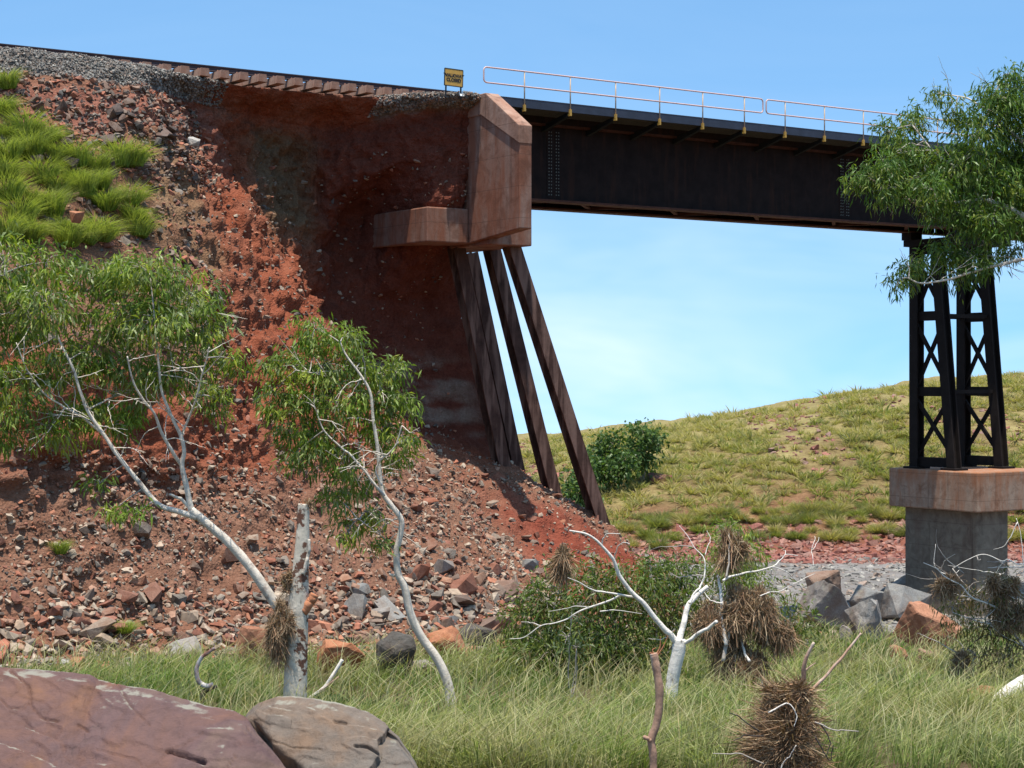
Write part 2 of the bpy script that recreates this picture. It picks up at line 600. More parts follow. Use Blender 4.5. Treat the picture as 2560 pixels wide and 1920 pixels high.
M['sign'] = m_simple('sign_yellow_paint', (0.62, 0.34, 0.06), 0.5, 0, 0.12, 8, 0.0)
M['black'] = m_simple('black_paint', (0.015, 0.013, 0.013), 0.6, 0, 0.2, 8, 0.0)
M['white'] = m_simple('white_paint', (0.80, 0.80, 0.78), 0.5, 0, 0.05, 8, 0.0)

# ------------------------------------------------------------------ the ground: meadow, gravel bed, hill
def ridge_z(X):
    return -5.1 + 5.6 * sstep(-6, 44, X) + 0.6 * sstep(40, 90, X) - 3.0 * sstep(-6, -60, X)

def ground_base(X, Y):
    X = np.asarray(X, float)
    Y = np.asarray(Y, float)
    z = np.where(Y < 52, -4.3 - 0.1031 * (Y - 22.5), 0)
    t = sstep(50, 70, Y)
    lin = -4.3 - 0.1031 * (np.minimum(Y, 62) - 22.5)
    z = lin * (1 - t) + (-8.9) * t
    # the hill across the river bed
    y0 = 90 - 0.05 * (X - 10)
    h = np.clip((Y - y0) / 42.0, 0, 1)
    hill = 1 - (1 - h) ** 1.75
    zr = ridge_z(X)
    back = sstep(134, 260, Y)
    top = zr + 8.9
    z = z + top * hill * (1 - 0.9 * back)
    z = np.where(Y < -2, np.maximum(z, -2.2), z)
    return z

def ground_z(X, Y):
    p = np.stack([np.asarray(X, float), np.asarray(Y, float), np.zeros_like(np.asarray(X, float))], -1)
    z = ground_base(X, Y)
    z = z + 0.14 * fbm(p * 0.35, 3) + 0.03 * fbm(p * 1.7, 3)
    h = sstep(90, 100, Y)
    z = z + h * (0.55 * fbm(p * 0.12 + 5, 3) + 0.22 * fbm(p * 0.6, 3))
    return z

def build_ground():
    xs = np.concatenate([[-2500, -900, -300, -120], np.linspace(-60, -20, 40)[:-1], np.linspace(-20, 45, 200)[:-1], np.linspace(45, 110, 70), [300, 900, 2500]])
    ys = np.concatenate([[-2500, -600, -150, -40], np.linspace(-15, 15, 30)[:-1], np.linspace(15, 100, 250)[:-1], np.linspace(100, 145, 100)[:-1], np.linspace(145, 300, 40), [500, 1200, 4000]])
    X, Y = np.meshgrid(xs, ys, indexing='xy')
    Z = ground_z(X, Y)
    far = (np.abs(X) > 200) | (Y > 320) | (Y < -60)
    Z = np.where(Y > 150, Z - 0.045 * (Y - 150), Z)      # the land falls away behind the hill
    P = np.stack([X, Y, Z], -1)
    q = np.stack([X, Y, 0 * X], -1)
    n = fbm(q * 0.5, 4)
    n2 = fbm(q * 0.13 + 9, 3)
    meadow = np.array([0.12, 0.085, 0.045]) * (1 + 0.25 * n[..., None])
    gravel = np.array([0.25, 0.235, 0.215]) * (1 + 0.2 * n[..., None])
    red = np.array([0.26, 0.10, 0.065]) * (1 + 0.2 * n[..., None])
    hill = np.array([0.24, 0.175, 0.075]) * (1 + 0.25 * n[..., None])
    hill2 = np.array([0.31, 0.255, 0.105]) * (1 + 0.2 * n[..., None])
    a = sstep(58, 64, Y + 3 * n2)[..., None]
    c = meadow * (1 - a) + gravel * a
    b = sstep(85.5, 88.5, Y + 3 * n2)[..., None]
    c = c * (1 - b) + red * b
    d = sstep(93, 101, Y + 5 * n2)[..., None]
    k = sstep(-0.35, 0.35, n + 1.0 * (Y - 112) / 25)[..., None]
    c = c * (1 - d) + (hill * (1 - k) + hill2 * k) * d
    me = mesh('ground', P.reshape(-1, 3), grid_faces(len(ys), len(xs)), c.reshape(-1, 3), True)
    o = link('ground', me, M['earth'])
    tag(o, kind='structure')

build_ground()

# ------------------------------------------------------------------ the railway embankment with its flood-scoured end
def st(u, rows):
    return [(u, v, w) for v, w in rows]

STN = [
    st(-36, [(-3, 8.42), (1.95, 8.52), (3.3, 7.7), (5.6, 5.6), (8.2, 3.4), (10.2, 1.8), (11.3, .2), (11.8, -2.3), (12.8, -4.1), (14.4, -5.7), (17, -7.5)]),
    st(-22, [(-3, 8.42), (1.95, 8.52), (3.1, 7.7), (5.2, 5.65), (7.9, 3.5), (9.8, 1.9), (10.8, .2), (11.2, -2.3), (12.2, -4.1), (13.8, -5.7), (17, -7.5)]),
    st(-18, [(-3, 8.42), (1.95, 8.50), (3.0, 7.7), (4.7, 5.75), (6.9, 3.2), (8.5, .9), (9.3, -.7), (9.9, -2.5), (11.3, -4.3), (13.5, -6.0), (17, -7.8)]),
    st(-16, [(-3, 8.42), (1.9, 8.48), (2.6, 7.7), (3.9, 5.8), (5.8, 3.0), (7.2, .7), (8.2, -1.1), (9.1, -2.7), (10.8, -4.4), (13.4, -6.2), (17, -8)]),
    st(-14, [(-3, 8.42), (1.35, 8.40), (.9, 7.8), (1.75, 5.9), (4.1, 3.1), (5.9, .6), (7.0, -1.2), (8.2, -2.8), (10.1, -4.5), (13.2, -6.4), (17, -8.2)]),
    st(-12, [(-3, 8.40), (.88, 8.36), (.05, 7.7), (.4, 5.9), (2.3, 3.5), (4.4, .8), (5.6, -1.0), (7.0, -2.7), (9.2, -4.5), (12.8, -6.6), (17, -8.4)]),
    st(-10.5, [(-3, 8.40), (.85, 8.36), (-.15, 7.6), (-.25, 5.9), (.3, 4.1), (2.5, 1.2), (4.4, -.9), (5.8, -2.4), (8.4, -4.4), (12.4, -6.8), (17, -8.6)]),
    st(-9, [(-3, 8.40), (.85, 8.36), (-.25, 7.5), (-.55, 5.7), (-.6, 3.8), (.1, 2.0), (2.3, -.6), (4.2, -2.1), (7.5, -4.4), (12, -7.0), (17, -8.8)]),
    st(-7.7, [(-3, 8.42), (1.2, 8.36), (.5, 7.6), (.3, 6.1), (-1.6, 4.6), (-1.0, 2.3), (.2, -.2), (2.3, -1.7), (6.5, -4.5), (11.6, -7.1), (17, -9)]),
    st(-7.0, [(-3, 8.42), (1.9, 8.42), (1.2, 7.8), (1.1, 6.4), (-1.3, 5.0), (-1.2, 2.4), (-.1, -.5), (1.9, -1.9), (6.2, -4.6), (11.4, -7.2), (17, -9)]),
    st(-6.2, [(-3, 8.42), (2.6, 8.42), (1.85, 7.9), (1.8, 6.5), (1.9, 5.0), (-1.0, 2.4), (-.3, -.9), (1.6, -2.2), (5.8, -4.8), (11.2, -7.4), (17, -9)]),
    st(-5.45, [(-3, 8.40), (3.0, 8.40), (2.25, 7.9), (2.2, 6.5), (2.2, 5.0), (-.9, 2.4), (-.4, -1.3), (1.3, -2.6), (5.4, -5.1), (10.8, -7.5), (17, -9.2)]),
    [(-5.05, -3, 8.3), (-5.05, 2.5, 8.2), (-5.05, 2.1, 7.9), (-5.05, 2.1, 6.5), (-4.9, 1.0, 4.5), (-3.6, -.8, 2.4), (-2.9, -.1, -2.0), (-3.0, 1.8, -3.0), (-3.5, 5.4, -5.4), (-3.4, 10.2, -7.8), (-3, 16, -9.4)],
    [(-5.0, -5, 7.8), (-5.0, -1, 7.9), (-4.95, -1.5, 6.5), (-4.9, -2, 5), (-4.6, -1.9, 4.0), (-3.9, -2.4, 2.0), (-2.2, -.8, -3.0), (-1.8, 2.2, -3.75), (-1.9, 5.6, -6.0), (-1.6, 9.6, -8.1), (-1, 15, -9.6)],
    [(-5.0, -8, 5), (-5.0, -4.8, 5.5), (-4.9, -4.8, 4.6), (-4.7, -4.8, 3.4), (-4.3, -4.8, 2.0), (-3.3, -4.2, -.5), (-.8, -1.0, -4.0), (-.2, 2.7, -4.75), (-.1, 5.3, -6.6), (.3, 8.6, -8.6), (1, 12, -10)],
    [(-5.0, -13, 2), (-4.6, -9.5, 2.5), (-4.2, -9, 1.5), (-3.7, -8.5, .5), (-2.9, -7.5, -.8), (-1.6, -6, -3), (.9, -1.5, -5.8), (1.6, 2.3, -6.5), (2.0, 4.4, -8.0), (2.6, 6.6, -9.4), (3, 8, -10.5)],
    [(-4, -17, -10.5), (-3, -14, -10.5), (-2, -13, -10.5), (-1, -12, -10.5), (0, -11, -10.5), (1.5, -8, -10.5), (4, -3, -10.5), (4.6, 0, -10.5), (5, 1.5, -10.6), (5.2, 3, -10.7), (5.4, 5, -10.8)],
]
EARTH = {}

def build_embankment():
    A = np.array(STN)                                    # (stations, rows, 3)
    ns, nr = A.shape[:2]
    # resample along stations, then rows
    sidx = np.concatenate([np.linspace(0, 1, 40)[:-1], np.linspace(1, 12, 370)[:-1], np.linspace(12, 16, 90)])
    def cr(Q, t):                                        # along axis 0
        P = np.concatenate([[2 * Q[0] - Q[1]], Q, [2 * Q[-1] - Q[-2]]])
        t = np.clip(t, 0, len(Q) - 1 - 1e-9)
        i = t.astype(int)
        f = (t - i).reshape(-1, *([1] * (Q.ndim - 1)))
        p0, p1, p2, p3 = P[i], P[i + 1], P[i + 2], P[i + 3]
        c = 0.5 * ((2 * p1) + (-p0 + p2) * f + (2 * p0 - 5 * p1 + 4 * p2 - p3) * f * f + (-p0 + 3 * p1 - 3 * p2 + p3) * f ** 3)
        l = p1 + (p2 - p1) * f
        return 0.55 * c + 0.45 * l
    B = cr(A, sidx)
    ridx = np.concatenate([np.linspace(0, 1, 14)[:-1], np.linspace(1, 9, 290)[:-1], np.linspace(9, 10, 24)])
    Pq = np.moveaxis(cr(np.moveaxis(B, 1, 0), ridx), 0, 1)     # (S, Rr, 3) in u,v,w
    u, v, w = Pq[..., 0], Pq[..., 1], Pq[..., 2]
    Wd = WA(Pq)
    n = grid_normals(Wd)
    if n[100, 150] @ np.array([CU, -SU, 0.3]) < 0:
        n = -n
    S_, R_ = np.meshgrid(sidx, ridx, indexing='ij')
    q = np.stack([u, v, w], -1)
    steep = 1 - np.clip(n[..., 2], 0, 1)
    scour = sstep(2.2, 3.6, S_) * (1 - sstep(11.0, 11.8, S_)) * sstep(1.6, 2.6, R_) * (1 - sstep(6.3, 7.2, R_))
    leftscarp = (1 - sstep(2.0, 4.0, S_)) * sstep(5.3, 5.9, R_) * (1 - sstep(6.9, 7.4, R_))
    talus = sstep(6.4, 7.2, R_)
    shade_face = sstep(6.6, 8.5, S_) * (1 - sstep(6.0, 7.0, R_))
    rill = fbm(np.stack([u * 1.5, v * 0.35, w * 0.30], -1), 4)
    rill2 = 1 - np.abs(fbm(np.stack([u * 2.7, v * 0.6, w * 0.55], -1) + 31, 3)) * 2
    lump = fbm(q * 0.9 + 3, 5, gain=0.55)
    fine = fbm(q * 3.3 + 8, 4, gain=0.6)
    layer = fbm(np.stack([u * 0.3, v * 0.3, w * 3.2], -1) + 50, 3)
    d = 0.10 * fine + 0.16 * lump
    erode = np.maximum(scour, leftscarp) * (1 - 0.75 * shade_face)
    d = d + erode * (0.42 * rill + 0.16 * rill2 + 0.30 * lump + 0.14 * fine)
    clod = np.abs(fbm(q * 1.9 + 71, 3)) ** 1.0
    d = d + erode * (0.30 * clod - 0.08)
    d = d + talus * (0.10 * lump + 0.05 * fine)
    d = d - shade_face * 0.45 * (0.16 * lump) + shade_face * 0.05 * layer
    top = 1 - sstep(0.8, 1.3, R_)
    d = d * (1 - 0.75 * top)
    P = Wd + n * d[..., None]
    # colours: the material of each zone, with shade painted into the scoured face
    def C(*c):
        return np.array(c)
    def mix(a, b, t):
        return a * (1 - t[..., None]) + b * t[..., None]
    red = C(0.28, 0.084, 0.042)
    col = np.broadcast_to(red, P.shape).copy()
    col = mix(col, C(0.27, 0.10, 0.056), sstep(-0.2, 0.4, lump))
    slope = (1 - sstep(2.6, 3.4, S_ + 0.5 * lump)) * (1 - sstep(5.4, 6.0, R_))
    col = mix(col, C(0.25, 0.125, 0.075), slope)
    band = (1 - sstep(4.2, 5.0, S_ + 0.4 * lump)) * sstep(2.0, 2.3, R_) * (1 - sstep(2.9, 3.3, R_ + .3 * lump))
    col = mix(col, C(0.28, 0.115, 0.078), 0.9 * band)
    tan = sstep(2.2, 2.8, S_) * (1 - sstep(3.5, 4.3, S_ + 0.6 * lump)) * sstep(2.4, 3.0, R_) * (1 - sstep(3.8, 4.5, R_ + lump))
    col = mix(col, C(0.24, 0.155, 0.085), 0.8 * tan)
    olive = sstep(5.0, 5.8, S_) * (1 - sstep(6.8, 7.6, S_)) * sstep(2.0, 2.4, R_) * (1 - sstep(3.6, 4.2, R_))
    col = mix(col, C(0.17, 0.125, 0.07), 0.8 * olive)
    col = mix(col, C(0.245, 0.132, 0.084), 0.9 * talus * (1 - 0.3 * sstep(8, 9, R_)))
    redtal = sstep(10.4, 11.8, S_ + 0.5 * lump) * sstep(7.1, 7.7, R_ + 0.3 * lump) * (1 - sstep(8.8, 9.4, R_))
    col = mix(col, C(0.25, 0.066, 0.038), redtal)
    painted_shade = sstep(6.4, 7.4, S_) * sstep(1.8, 2.2, R_) * (1 - sstep(6.0, 6.8, R_))
    col = mix(col, C(0.16, 0.047, 0.029), 0.9 * painted_shade)  # red soil darkened: shade under the overhang put into the colour
    pale = sstep(8.4, 9.2, S_) * (1 - sstep(11.6, 12.2, S_)) * sstep(5.35, 5.6, R_) * (1 - sstep(5.95, 6.2, R_)) * sstep(-0.25, 0.35, layer + 0.8 * lump)
    col = mix(col, C(0.33, 0.26, 0.20), 0.75 * pale)
    bal = (1 - sstep(4.2, 4.6, S_ + 0.3 * lump)) * (1 - sstep(1.85, 2.05, R_ + 0.12 * fine))
    bal2 = sstep(7.8, 8.4, S_) * (1 - sstep(1.7, 2.0, R_ + .3 * lump))
    col = mix(col, C(0.20, 0.18, 0.155), np.maximum(bal, np.maximum(bal2, 1 - sstep(0.9, 1.1, R_))))
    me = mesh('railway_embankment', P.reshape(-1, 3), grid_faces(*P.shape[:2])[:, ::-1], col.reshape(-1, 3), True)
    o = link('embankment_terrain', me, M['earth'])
    tag(o, kind='structure')
    EARTH.update(P=P, n=n, S=S_, R=R_, u=u, v=v, w=w)
    # toe line for the meadow
    j = np.argmin(np.abs(ridx - 9.0))
    EARTH['toe_u'] = Pq[:, j, 0]
    EARTH['toe_v'] = Pq[:, j, 1]

build_embankment()

def toe_v(u):
    k = np.argsort(EARTH['toe_u'])
    return np.interp(u, EARTH['toe_u'][k], EARTH['toe_v'][k], right=-50)

def earth_sample(k, s0, s1, r0, r1, bias=1.0):
    """k random points on the embankment between station and row limits, spread evenly by area."""
    S, Rr, P = EARTH['S'], EARTH['R'], EARTH['P']
    m = (S >= s0) & (S <= s1) & (Rr >= r0) & (Rr <= r1)
    idx = np.argwhere(m)
    idx = idx[(idx[:, 0] < S.shape[0] - 1) & (idx[:, 1] < S.shape[1] - 1)]
    a, b = idx[:, 0], idx[:, 1]
    area = np.linalg.norm(np.cross(P[a + 1, b] - P[a, b], P[a, b + 1] - P[a, b]), axis=1)
    pick = R.choice(len(idx), k, p=area / area.sum())
    a, b = a[pick], b[pick]
    f, g = R.random(k)[:, None], R.random(k)[:, None]
    p = P[a, b] + (P[a + 1, b] - P[a, b]) * f + (P[a, b + 1] - P[a, b]) * g
    return p, EARTH['n'][a, b], S[a, b], Rr[a, b]

# ------------------------------------------------------------------ rocks
def hull_mesh(pts):
    import bmesh
    bm = bmesh.new()
    for p in pts:
        bm.verts.new(p)
    r = bmesh.ops.convex_hull(bm, input=bm.verts)
    junk = [e for e in r['geom_interior'] if isinstance(e, bmesh.types.BMVert)] + [e for e in r['geom_unused'] if isinstance(e, bmesh.types.BMVert)]
    if junk:
        bmesh.ops.delete(bm, geom=list(set(junk)), context='VERTS')
    bmesh.ops.triangulate(bm, faces=bm.faces)
    bm.verts.ensure_lookup_table()
    bm.verts.index_update()
    V = np.array([v.co[:] for v in bm.verts])
    F = np.array([[v.index for v in f.verts] for f in bm.faces])
    bm.free()
    return V, F

ROCKV = []
for k in range(28):
    n = int(R.integers(9, 15))
    p = R.normal(size=(n, 3))
    p /= np.linalg.norm(p, axis=1)[:, None]
    p *= R.uniform(0.75, 1.1, (n, 1))
    p = np.sign(p) * np.abs(p) ** 0.75
    p *= np.array([1.0, R.uniform(0.6, 0.95), R.uniform(0.35, 0.7)])
    ROCKV.append(hull_mesh(p * 0.5))

def rots(k, tilt=0.5):
    """k random rotation matrices: any heading, limited tilt."""
    a = R.uniform(0, 2 * math.pi, k)
    tx = R.normal(0, tilt, k)
    ty = R.normal(0, tilt, k)
    ca, sa = np.cos(a), np.sin(a)
    z = np.zeros(k)
    o = np.ones(k)
    Rz = np.stack([ca, -sa, z, sa, ca, z, z, z, o], -1).reshape(-1, 3, 3)
    Rx = np.stack([o, z, z, z, np.cos(tx), -np.sin(tx), z, np.sin(tx), np.cos(tx)], -1).reshape(-1, 3, 3)
    Ry = np.stack([np.cos(ty), z, np.sin(ty), z, o, z, -np.sin(ty), z, np.cos(ty)], -1).reshape(-1, 3, 3)
    return Rx @ Ry @ Rz

def stones(name, pos, size, cols, tilt=0.5, parent=None, mat='stone'):
    """countless small stones: one stuff object."""
    k = len(pos)
    RT = rots(k, tilt)
    kind = R.integers(0, len(ROCKV), k)
    Vs, Fs, Cs, n = [], [], [], 0
    for t in range(len(ROCKV)):
        ii = np.where(kind == t)[0]
        if not len(ii):
            continue
        V, F = ROCKV[t]
        P = np.einsum('kij,vj->kvi', RT[ii], V) * size[ii][:, None, None] + pos[ii][:, None, :]
        Vs.append(P.reshape(-1, 3))
        Cs.append(np.repeat(cols[ii], len(V), axis=0))
        Fs.append((F[None] + (np.arange(len(ii)) * len(V))[:, None, None]).reshape(-1, 3) + n)
        n += len(V) * len(ii)
    me = mesh(name, np.concatenate(Vs), np.concatenate(Fs), np.concatenate(Cs))
    o = link(name, me, M[mat], parent)
    return tag(o, kind='stuff')

def palette(k, cols, jit=0.16):
    cols = np.array(cols)
    c = cols[R.integers(0, len(cols), k)]
    return c * R.uniform(1 - jit, 1 + jit, (k, 1))

RED = [(0.30, 0.115, 0.068), (0.23, 0.10, 0.066), (0.29, 0.165, 0.11), (0.20, 0.16, 0.125), (0.37, 0.275, 0.20), (0.36, 0.15, 0.085), (0.25, 0.105, 0.068), (0.31, 0.175, 0.115), (0.24, 0.195, 0.15), (0.17, 0.12, 0.09), (0.15, 0.125, 0.10), (0.33, 0.26, 0.19), (0.28, 0.20, 0.14), (0.38, 0.30, 0.22), (0.30, 0.22, 0.155)]
GREY = [(0.25, 0.235, 0.20), (0.19, 0.175, 0.155), (0.31, 0.285, 0.245), (0.23, 0.20, 0.17), (0.27, 0.20, 0.155), (0.15, 0.14, 0.125)]
DARK = [(0.12, 0.09, 0.075), (0.17, 0.125, 0.095), (0.22, 0.14, 0.10), (0.14, 0.12, 0.10)]

def lsize(k, med, sig, lo, hi):
    return np.clip(np.exp(R.normal(math.log(med), sig, k)), lo, hi)

# ballast shoulder
p, n, s, r = earth_sample(7500, 0.7, 4.7, 0.85, 1.98)
tag(stones('ballast_gravel', p + n * 0.02, lsize(7500, 0.075, 0.25, 0.045, 0.12), palette(7500, GREY, 0.2), 0.8), 'grey crushed stone ballast along the shoulder of the track', 'ballast')
p, n, s, r = earth_sample(1500, 7.9, 11.4, 0.9, 1.75)
tag(stones('ballast_remnant', p + n * 0.02, lsize(1500, 0.085, 0.25, 0.05, 0.14), palette(1500, GREY[2:] + RED[2:4], 0.2), 0.8), 'remaining grey ballast clinging under the rail beside the sign', 'ballast')
# rubble of the talus and the toe
p, n, s, r = earth_sample(30000, 0.8, 15.0, 6.6, 9.4)
fin = fbm(np.stack([s * 1.3, r * 1.6, 0 * s], -1) + 12, 3)
keep = R.random(len(p)) < np.where((s > 10.8) & (r > 7.3) & (r < 8.7), 0.25, 1.0) * np.where(r < 8.3, np.clip(1.05 + 2.0 * fin, .3, 1), 1)
p, n, r = p[keep], n[keep], r[keep]
sz = lsize(len(p), 0.10, 0.55, 0.035, 0.42) * (0.75 + 0.75 * sstep(7.6, 8.9, r))
tag(stones('talus_rubble', p + n * (sz * 0.10)[:, None], sz, palette(len(p), RED)), 'small red, brown and grey stones covering the talus slope', 'rubble')
p, n, s, r = earth_sample(4200, 2.2, 11.5, 2.6, 6.75)
keep = R.random(len(p)) < np.where((s > 6.2) & (r < 6.0), .30, 1.0)
p, n = p[keep], n[keep]
sz = lsize(len(p), 0.09, 0.45, 0.04, 0.26)
tag(stones('bank_stones', p + n * (sz * 0.1)[:, None], sz, palette(len(p), RED + DARK)), 'small stones set in the scoured red bank', 'rubble')
p, n, s, r = earth_sample(3600, 0.8, 4.3, 1.95, 3.25)
sz = lsize(len(p), 0.13, 0.4, 0.05, 0.3)
tag(stones('slope_scree', p + n * (sz * 0.12)[:, None], sz, palette(len(p), DARK + RED[:4])), 'dark broken stones on the slope under the ballast', 'rubble')
p, n, s, r = earth_sample(1500, 0.8, 3.4, 3.2, 5.6)
sz = lsize(len(p), 0.12, 0.5, 0.05, 0.35)
tag(stones('grassy_slope_stones', p + n * (sz * 0.1)[:, None], sz, palette(len(p), DARK + RED[:4])), 'stones between the grass tussocks on the embankment slope', 'rubble')
# river gravel and the red rubble at the foot of the hill
def flat(k, x0, x1, y0, y1, power=1.0):
    X = R.uniform(x0, x1, k)
    Y = y0 + (y1 - y0) * R.random(k) ** power
    return np.stack([X, Y, ground_z(X, Y)], -1)
p = flat(6000, 2, 30, 60, 88.5)
sz = lsize(6000, 0.22, 0.45, 0.07, 0.6)
tag(stones('river_gravel', p, sz, palette(6000, GREY), 0.3), 'pale grey cobbles covering the dry river bed by the pier', 'gravel')
p = flat(7500, -2, 40, 86, 97)
p = p[R.random(len(p)) < 1 - sstep(91, 97, p[:, 1]) * 0.8]
sz = lsize(len(p), 0.32, 0.42, 0.1, 1.0)
tag(stones('hill_foot_rubble', p, sz, palette(len(p), [(0.26, 0.10, 0.075), (0.21, 0.085, 0.065), (0.30, 0.15, 0.11), (0.24, 0.13, 0.10)]), 0.35), 'red broken rock along the foot of the far hill', 'rubble')
p = flat(6000, -8, 52, 95, 133)
nn = fbm(np.stack([p[:, 0] * .22, p[:, 1] * .1, 0 * p[:, 0]], -1), 3)
p = p[nn > 0.2]
sz = lsize(len(p), 0.33, 0.4, 0.1, 0.8)
tag(stones('hillside_rocks', p, sz, palette(len(p), [(0.27, 0.11, 0.08), (0.21, 0.09, 0.07), (0.25, 0.15, 0.12)]), 0.4), 'patches of red stones between tussocks on the far hillside', 'rubble')
# toe of the bank: bigger broken rock in the edge of the grass
k = 2600
u_ = R.uniform(-30, 3, k)
v_ = toe_v(u_) + R.normal(-0.2, 1.1, k)
X, Y, _ = W(u_, v_, 0)
p = np.stack([X, Y, ground_z(X, Y)], -1)
tag(stones('toe_rubble', p + [0, 0, .03], lsize(k, 0.19, 0.45, 0.07, 0.5), palette(k, RED + GREY[:3])), 'broken stones strewn along the foot of the bank', 'rubble')

ROCKMESH = {}
def rock_data(t, mat, sub=True):
    key = (t, mat)
    if key not in ROCKMESH:
        V, F = ROCKV[t]
        me = mesh('rock', V, F)
        me.materials.append(M[mat])
        ROCKMESH[key] = me
    return ROCKMESH[key]

def rock_objects(name, pos, size, mat, label, cat, group, tilt=0.45):
    RT = rots(len(pos), tilt)
    for k in range(len(pos)):
        o = bpy.data.objects.new(name, rock_data(int(R.integers(0, len(ROCKV))), mat))
        COL.objects.link(o)
        o.matrix_world = Matrix.Translation(pos[k]) @ Matrix(RT[k].tolist()).to_4x4() @ Matrix.Diagonal((*(size[k] * R.uniform(.85, 1.15, 3)), 1))
        tag(o, label, cat, group)

p, n, s, r = earth_sample(130, 0.9, 13.0, 7.0, 9.0)
sz = lsize(130, 0.36, 0.22, 0.26, 0.62)
rock_objects('rock', p + n * (sz * .15)[:, None], sz, 'rock', 'larger angular rock lying loose on the red talus slope', 'rock', 'larger rocks on the talus slope')
p, n, s, r = earth_sample(130, 1.0, 14.2, 8.15, 8.98)
sz = lsize(130, 0.58, 0.36, 0.32, 1.35) * np.where(s > 6, 1.25, 1.0)
for j, m_ in enumerate(('rock', 'dark_rock', 'rock', 'grey_rock')):
    rock_objects('rock', (p + n * (sz * .08)[:, None])[j::4], sz[j::4], m_, ('mixed-tone', 'dark brown', 'mixed-tone', 'grey speckled')[j] + ' angular rock in the rubble band at the bank foot', 'rock', ('mixed', 'dark', 'mixed', 'grey')[j] + ' rocks along the foot of the bank')
p, n, s, r = earth_sample(75, 0.95, 3.9, 2.3, 3.25)
sz = lsize(75, 0.42, 0.25, 0.28, 0.75)
rock_objects('rock', p + n * (sz * .15)[:, None], sz, 'dark_rock', 'dark angular rock on the slope between ballast and grass', 'rock', 'dark rocks below the ballast')

# ------------------------------------------------------------------ the track
def build_track():
    t = thing('railway_track', W(-12, 0, 8.45), 'dark railway track on concrete sleepers, some hanging over the washed-out bank', 'railway track')
    prof = [(-.07, 0), (.07, 0), (.07, .022), (.012, .045), (.012, .125), (.036, .138), (.036, .172), (-.036, .172), (-.036, .138), (-.012, .125), (-.012, .045), (-.07, .022)]
    for v in (0.7535, -0.7535):
        mb = MB()
        mb.prism([(-36, v + a, 8.668 + b) for a, b in prof], (80, 0, 0), W)
        mb.obj('rail', M['rail'], t)
    # one sleeper: trapezoid body, slightly dished in the middle
    xs = [(-1.3, .215, .0), (-1.27, .225, .0), (-.5, .215, -.012), (.5, .215, -.012), (1.27, .225, .0), (1.3, .215, .0)]
    V, F = [], []
    for y, h, dz in xs:
        for a, b in ((-.145, -h), (.145, -h), (.115, dz), (-.115, dz)):
            V.append((a, y, b))
    for k in range(len(xs) - 1):
        for j in range(4):
            F.append((k * 4 + j, k * 4 + (j + 1) % 4, k * 4 + 4 + (j + 1) % 4, k * 4 + 4 + j))
    F += [(3, 2, 1, 0)] + [tuple(len(V) - 4 + j for j in range(4))]
    me = mesh('sleeper', V, np.array(F))
    fix_normals(me)
    me.materials.append(M['sleeper'])
    mb = MB()
    for s in (-1, 1):
        mb.box((-.05, s * .1 - .03, 0), (.05, s * .1 + .03, .03))
        mb.tube([(-.03, s * .09, .03), (.0, s * .06, .06), (.03, s * .09, .03)], .012, 5)
    clip = mb.me('clip')
    clip.materials.append(M['sleeper'])
    u = -36.0 + 0.25
    yaw = math.atan2(CU, SU)
    k = 0
    while u < -5.6:
        o = bpy.data.objects.new('sleeper', me)
        COL.objects.link(o)
        o.parent = t
        o.matrix_parent_inverse = Matrix.Translation(-t.location)
        o.location = W(u, R.normal(0, .012), 8.66)
        o.rotation_euler = (0, R.normal(0, .006), yaw + R.normal(0, .012))
        if u > -22:
            for v in (.7535, -.7535):
                c = bpy.data.objects.new('clip', clip)
                COL.objects.link(c)
                c.parent = o
                c.location = (0, v, 0.001)
        u += 0.589
        k += 1
    return t

build_track()

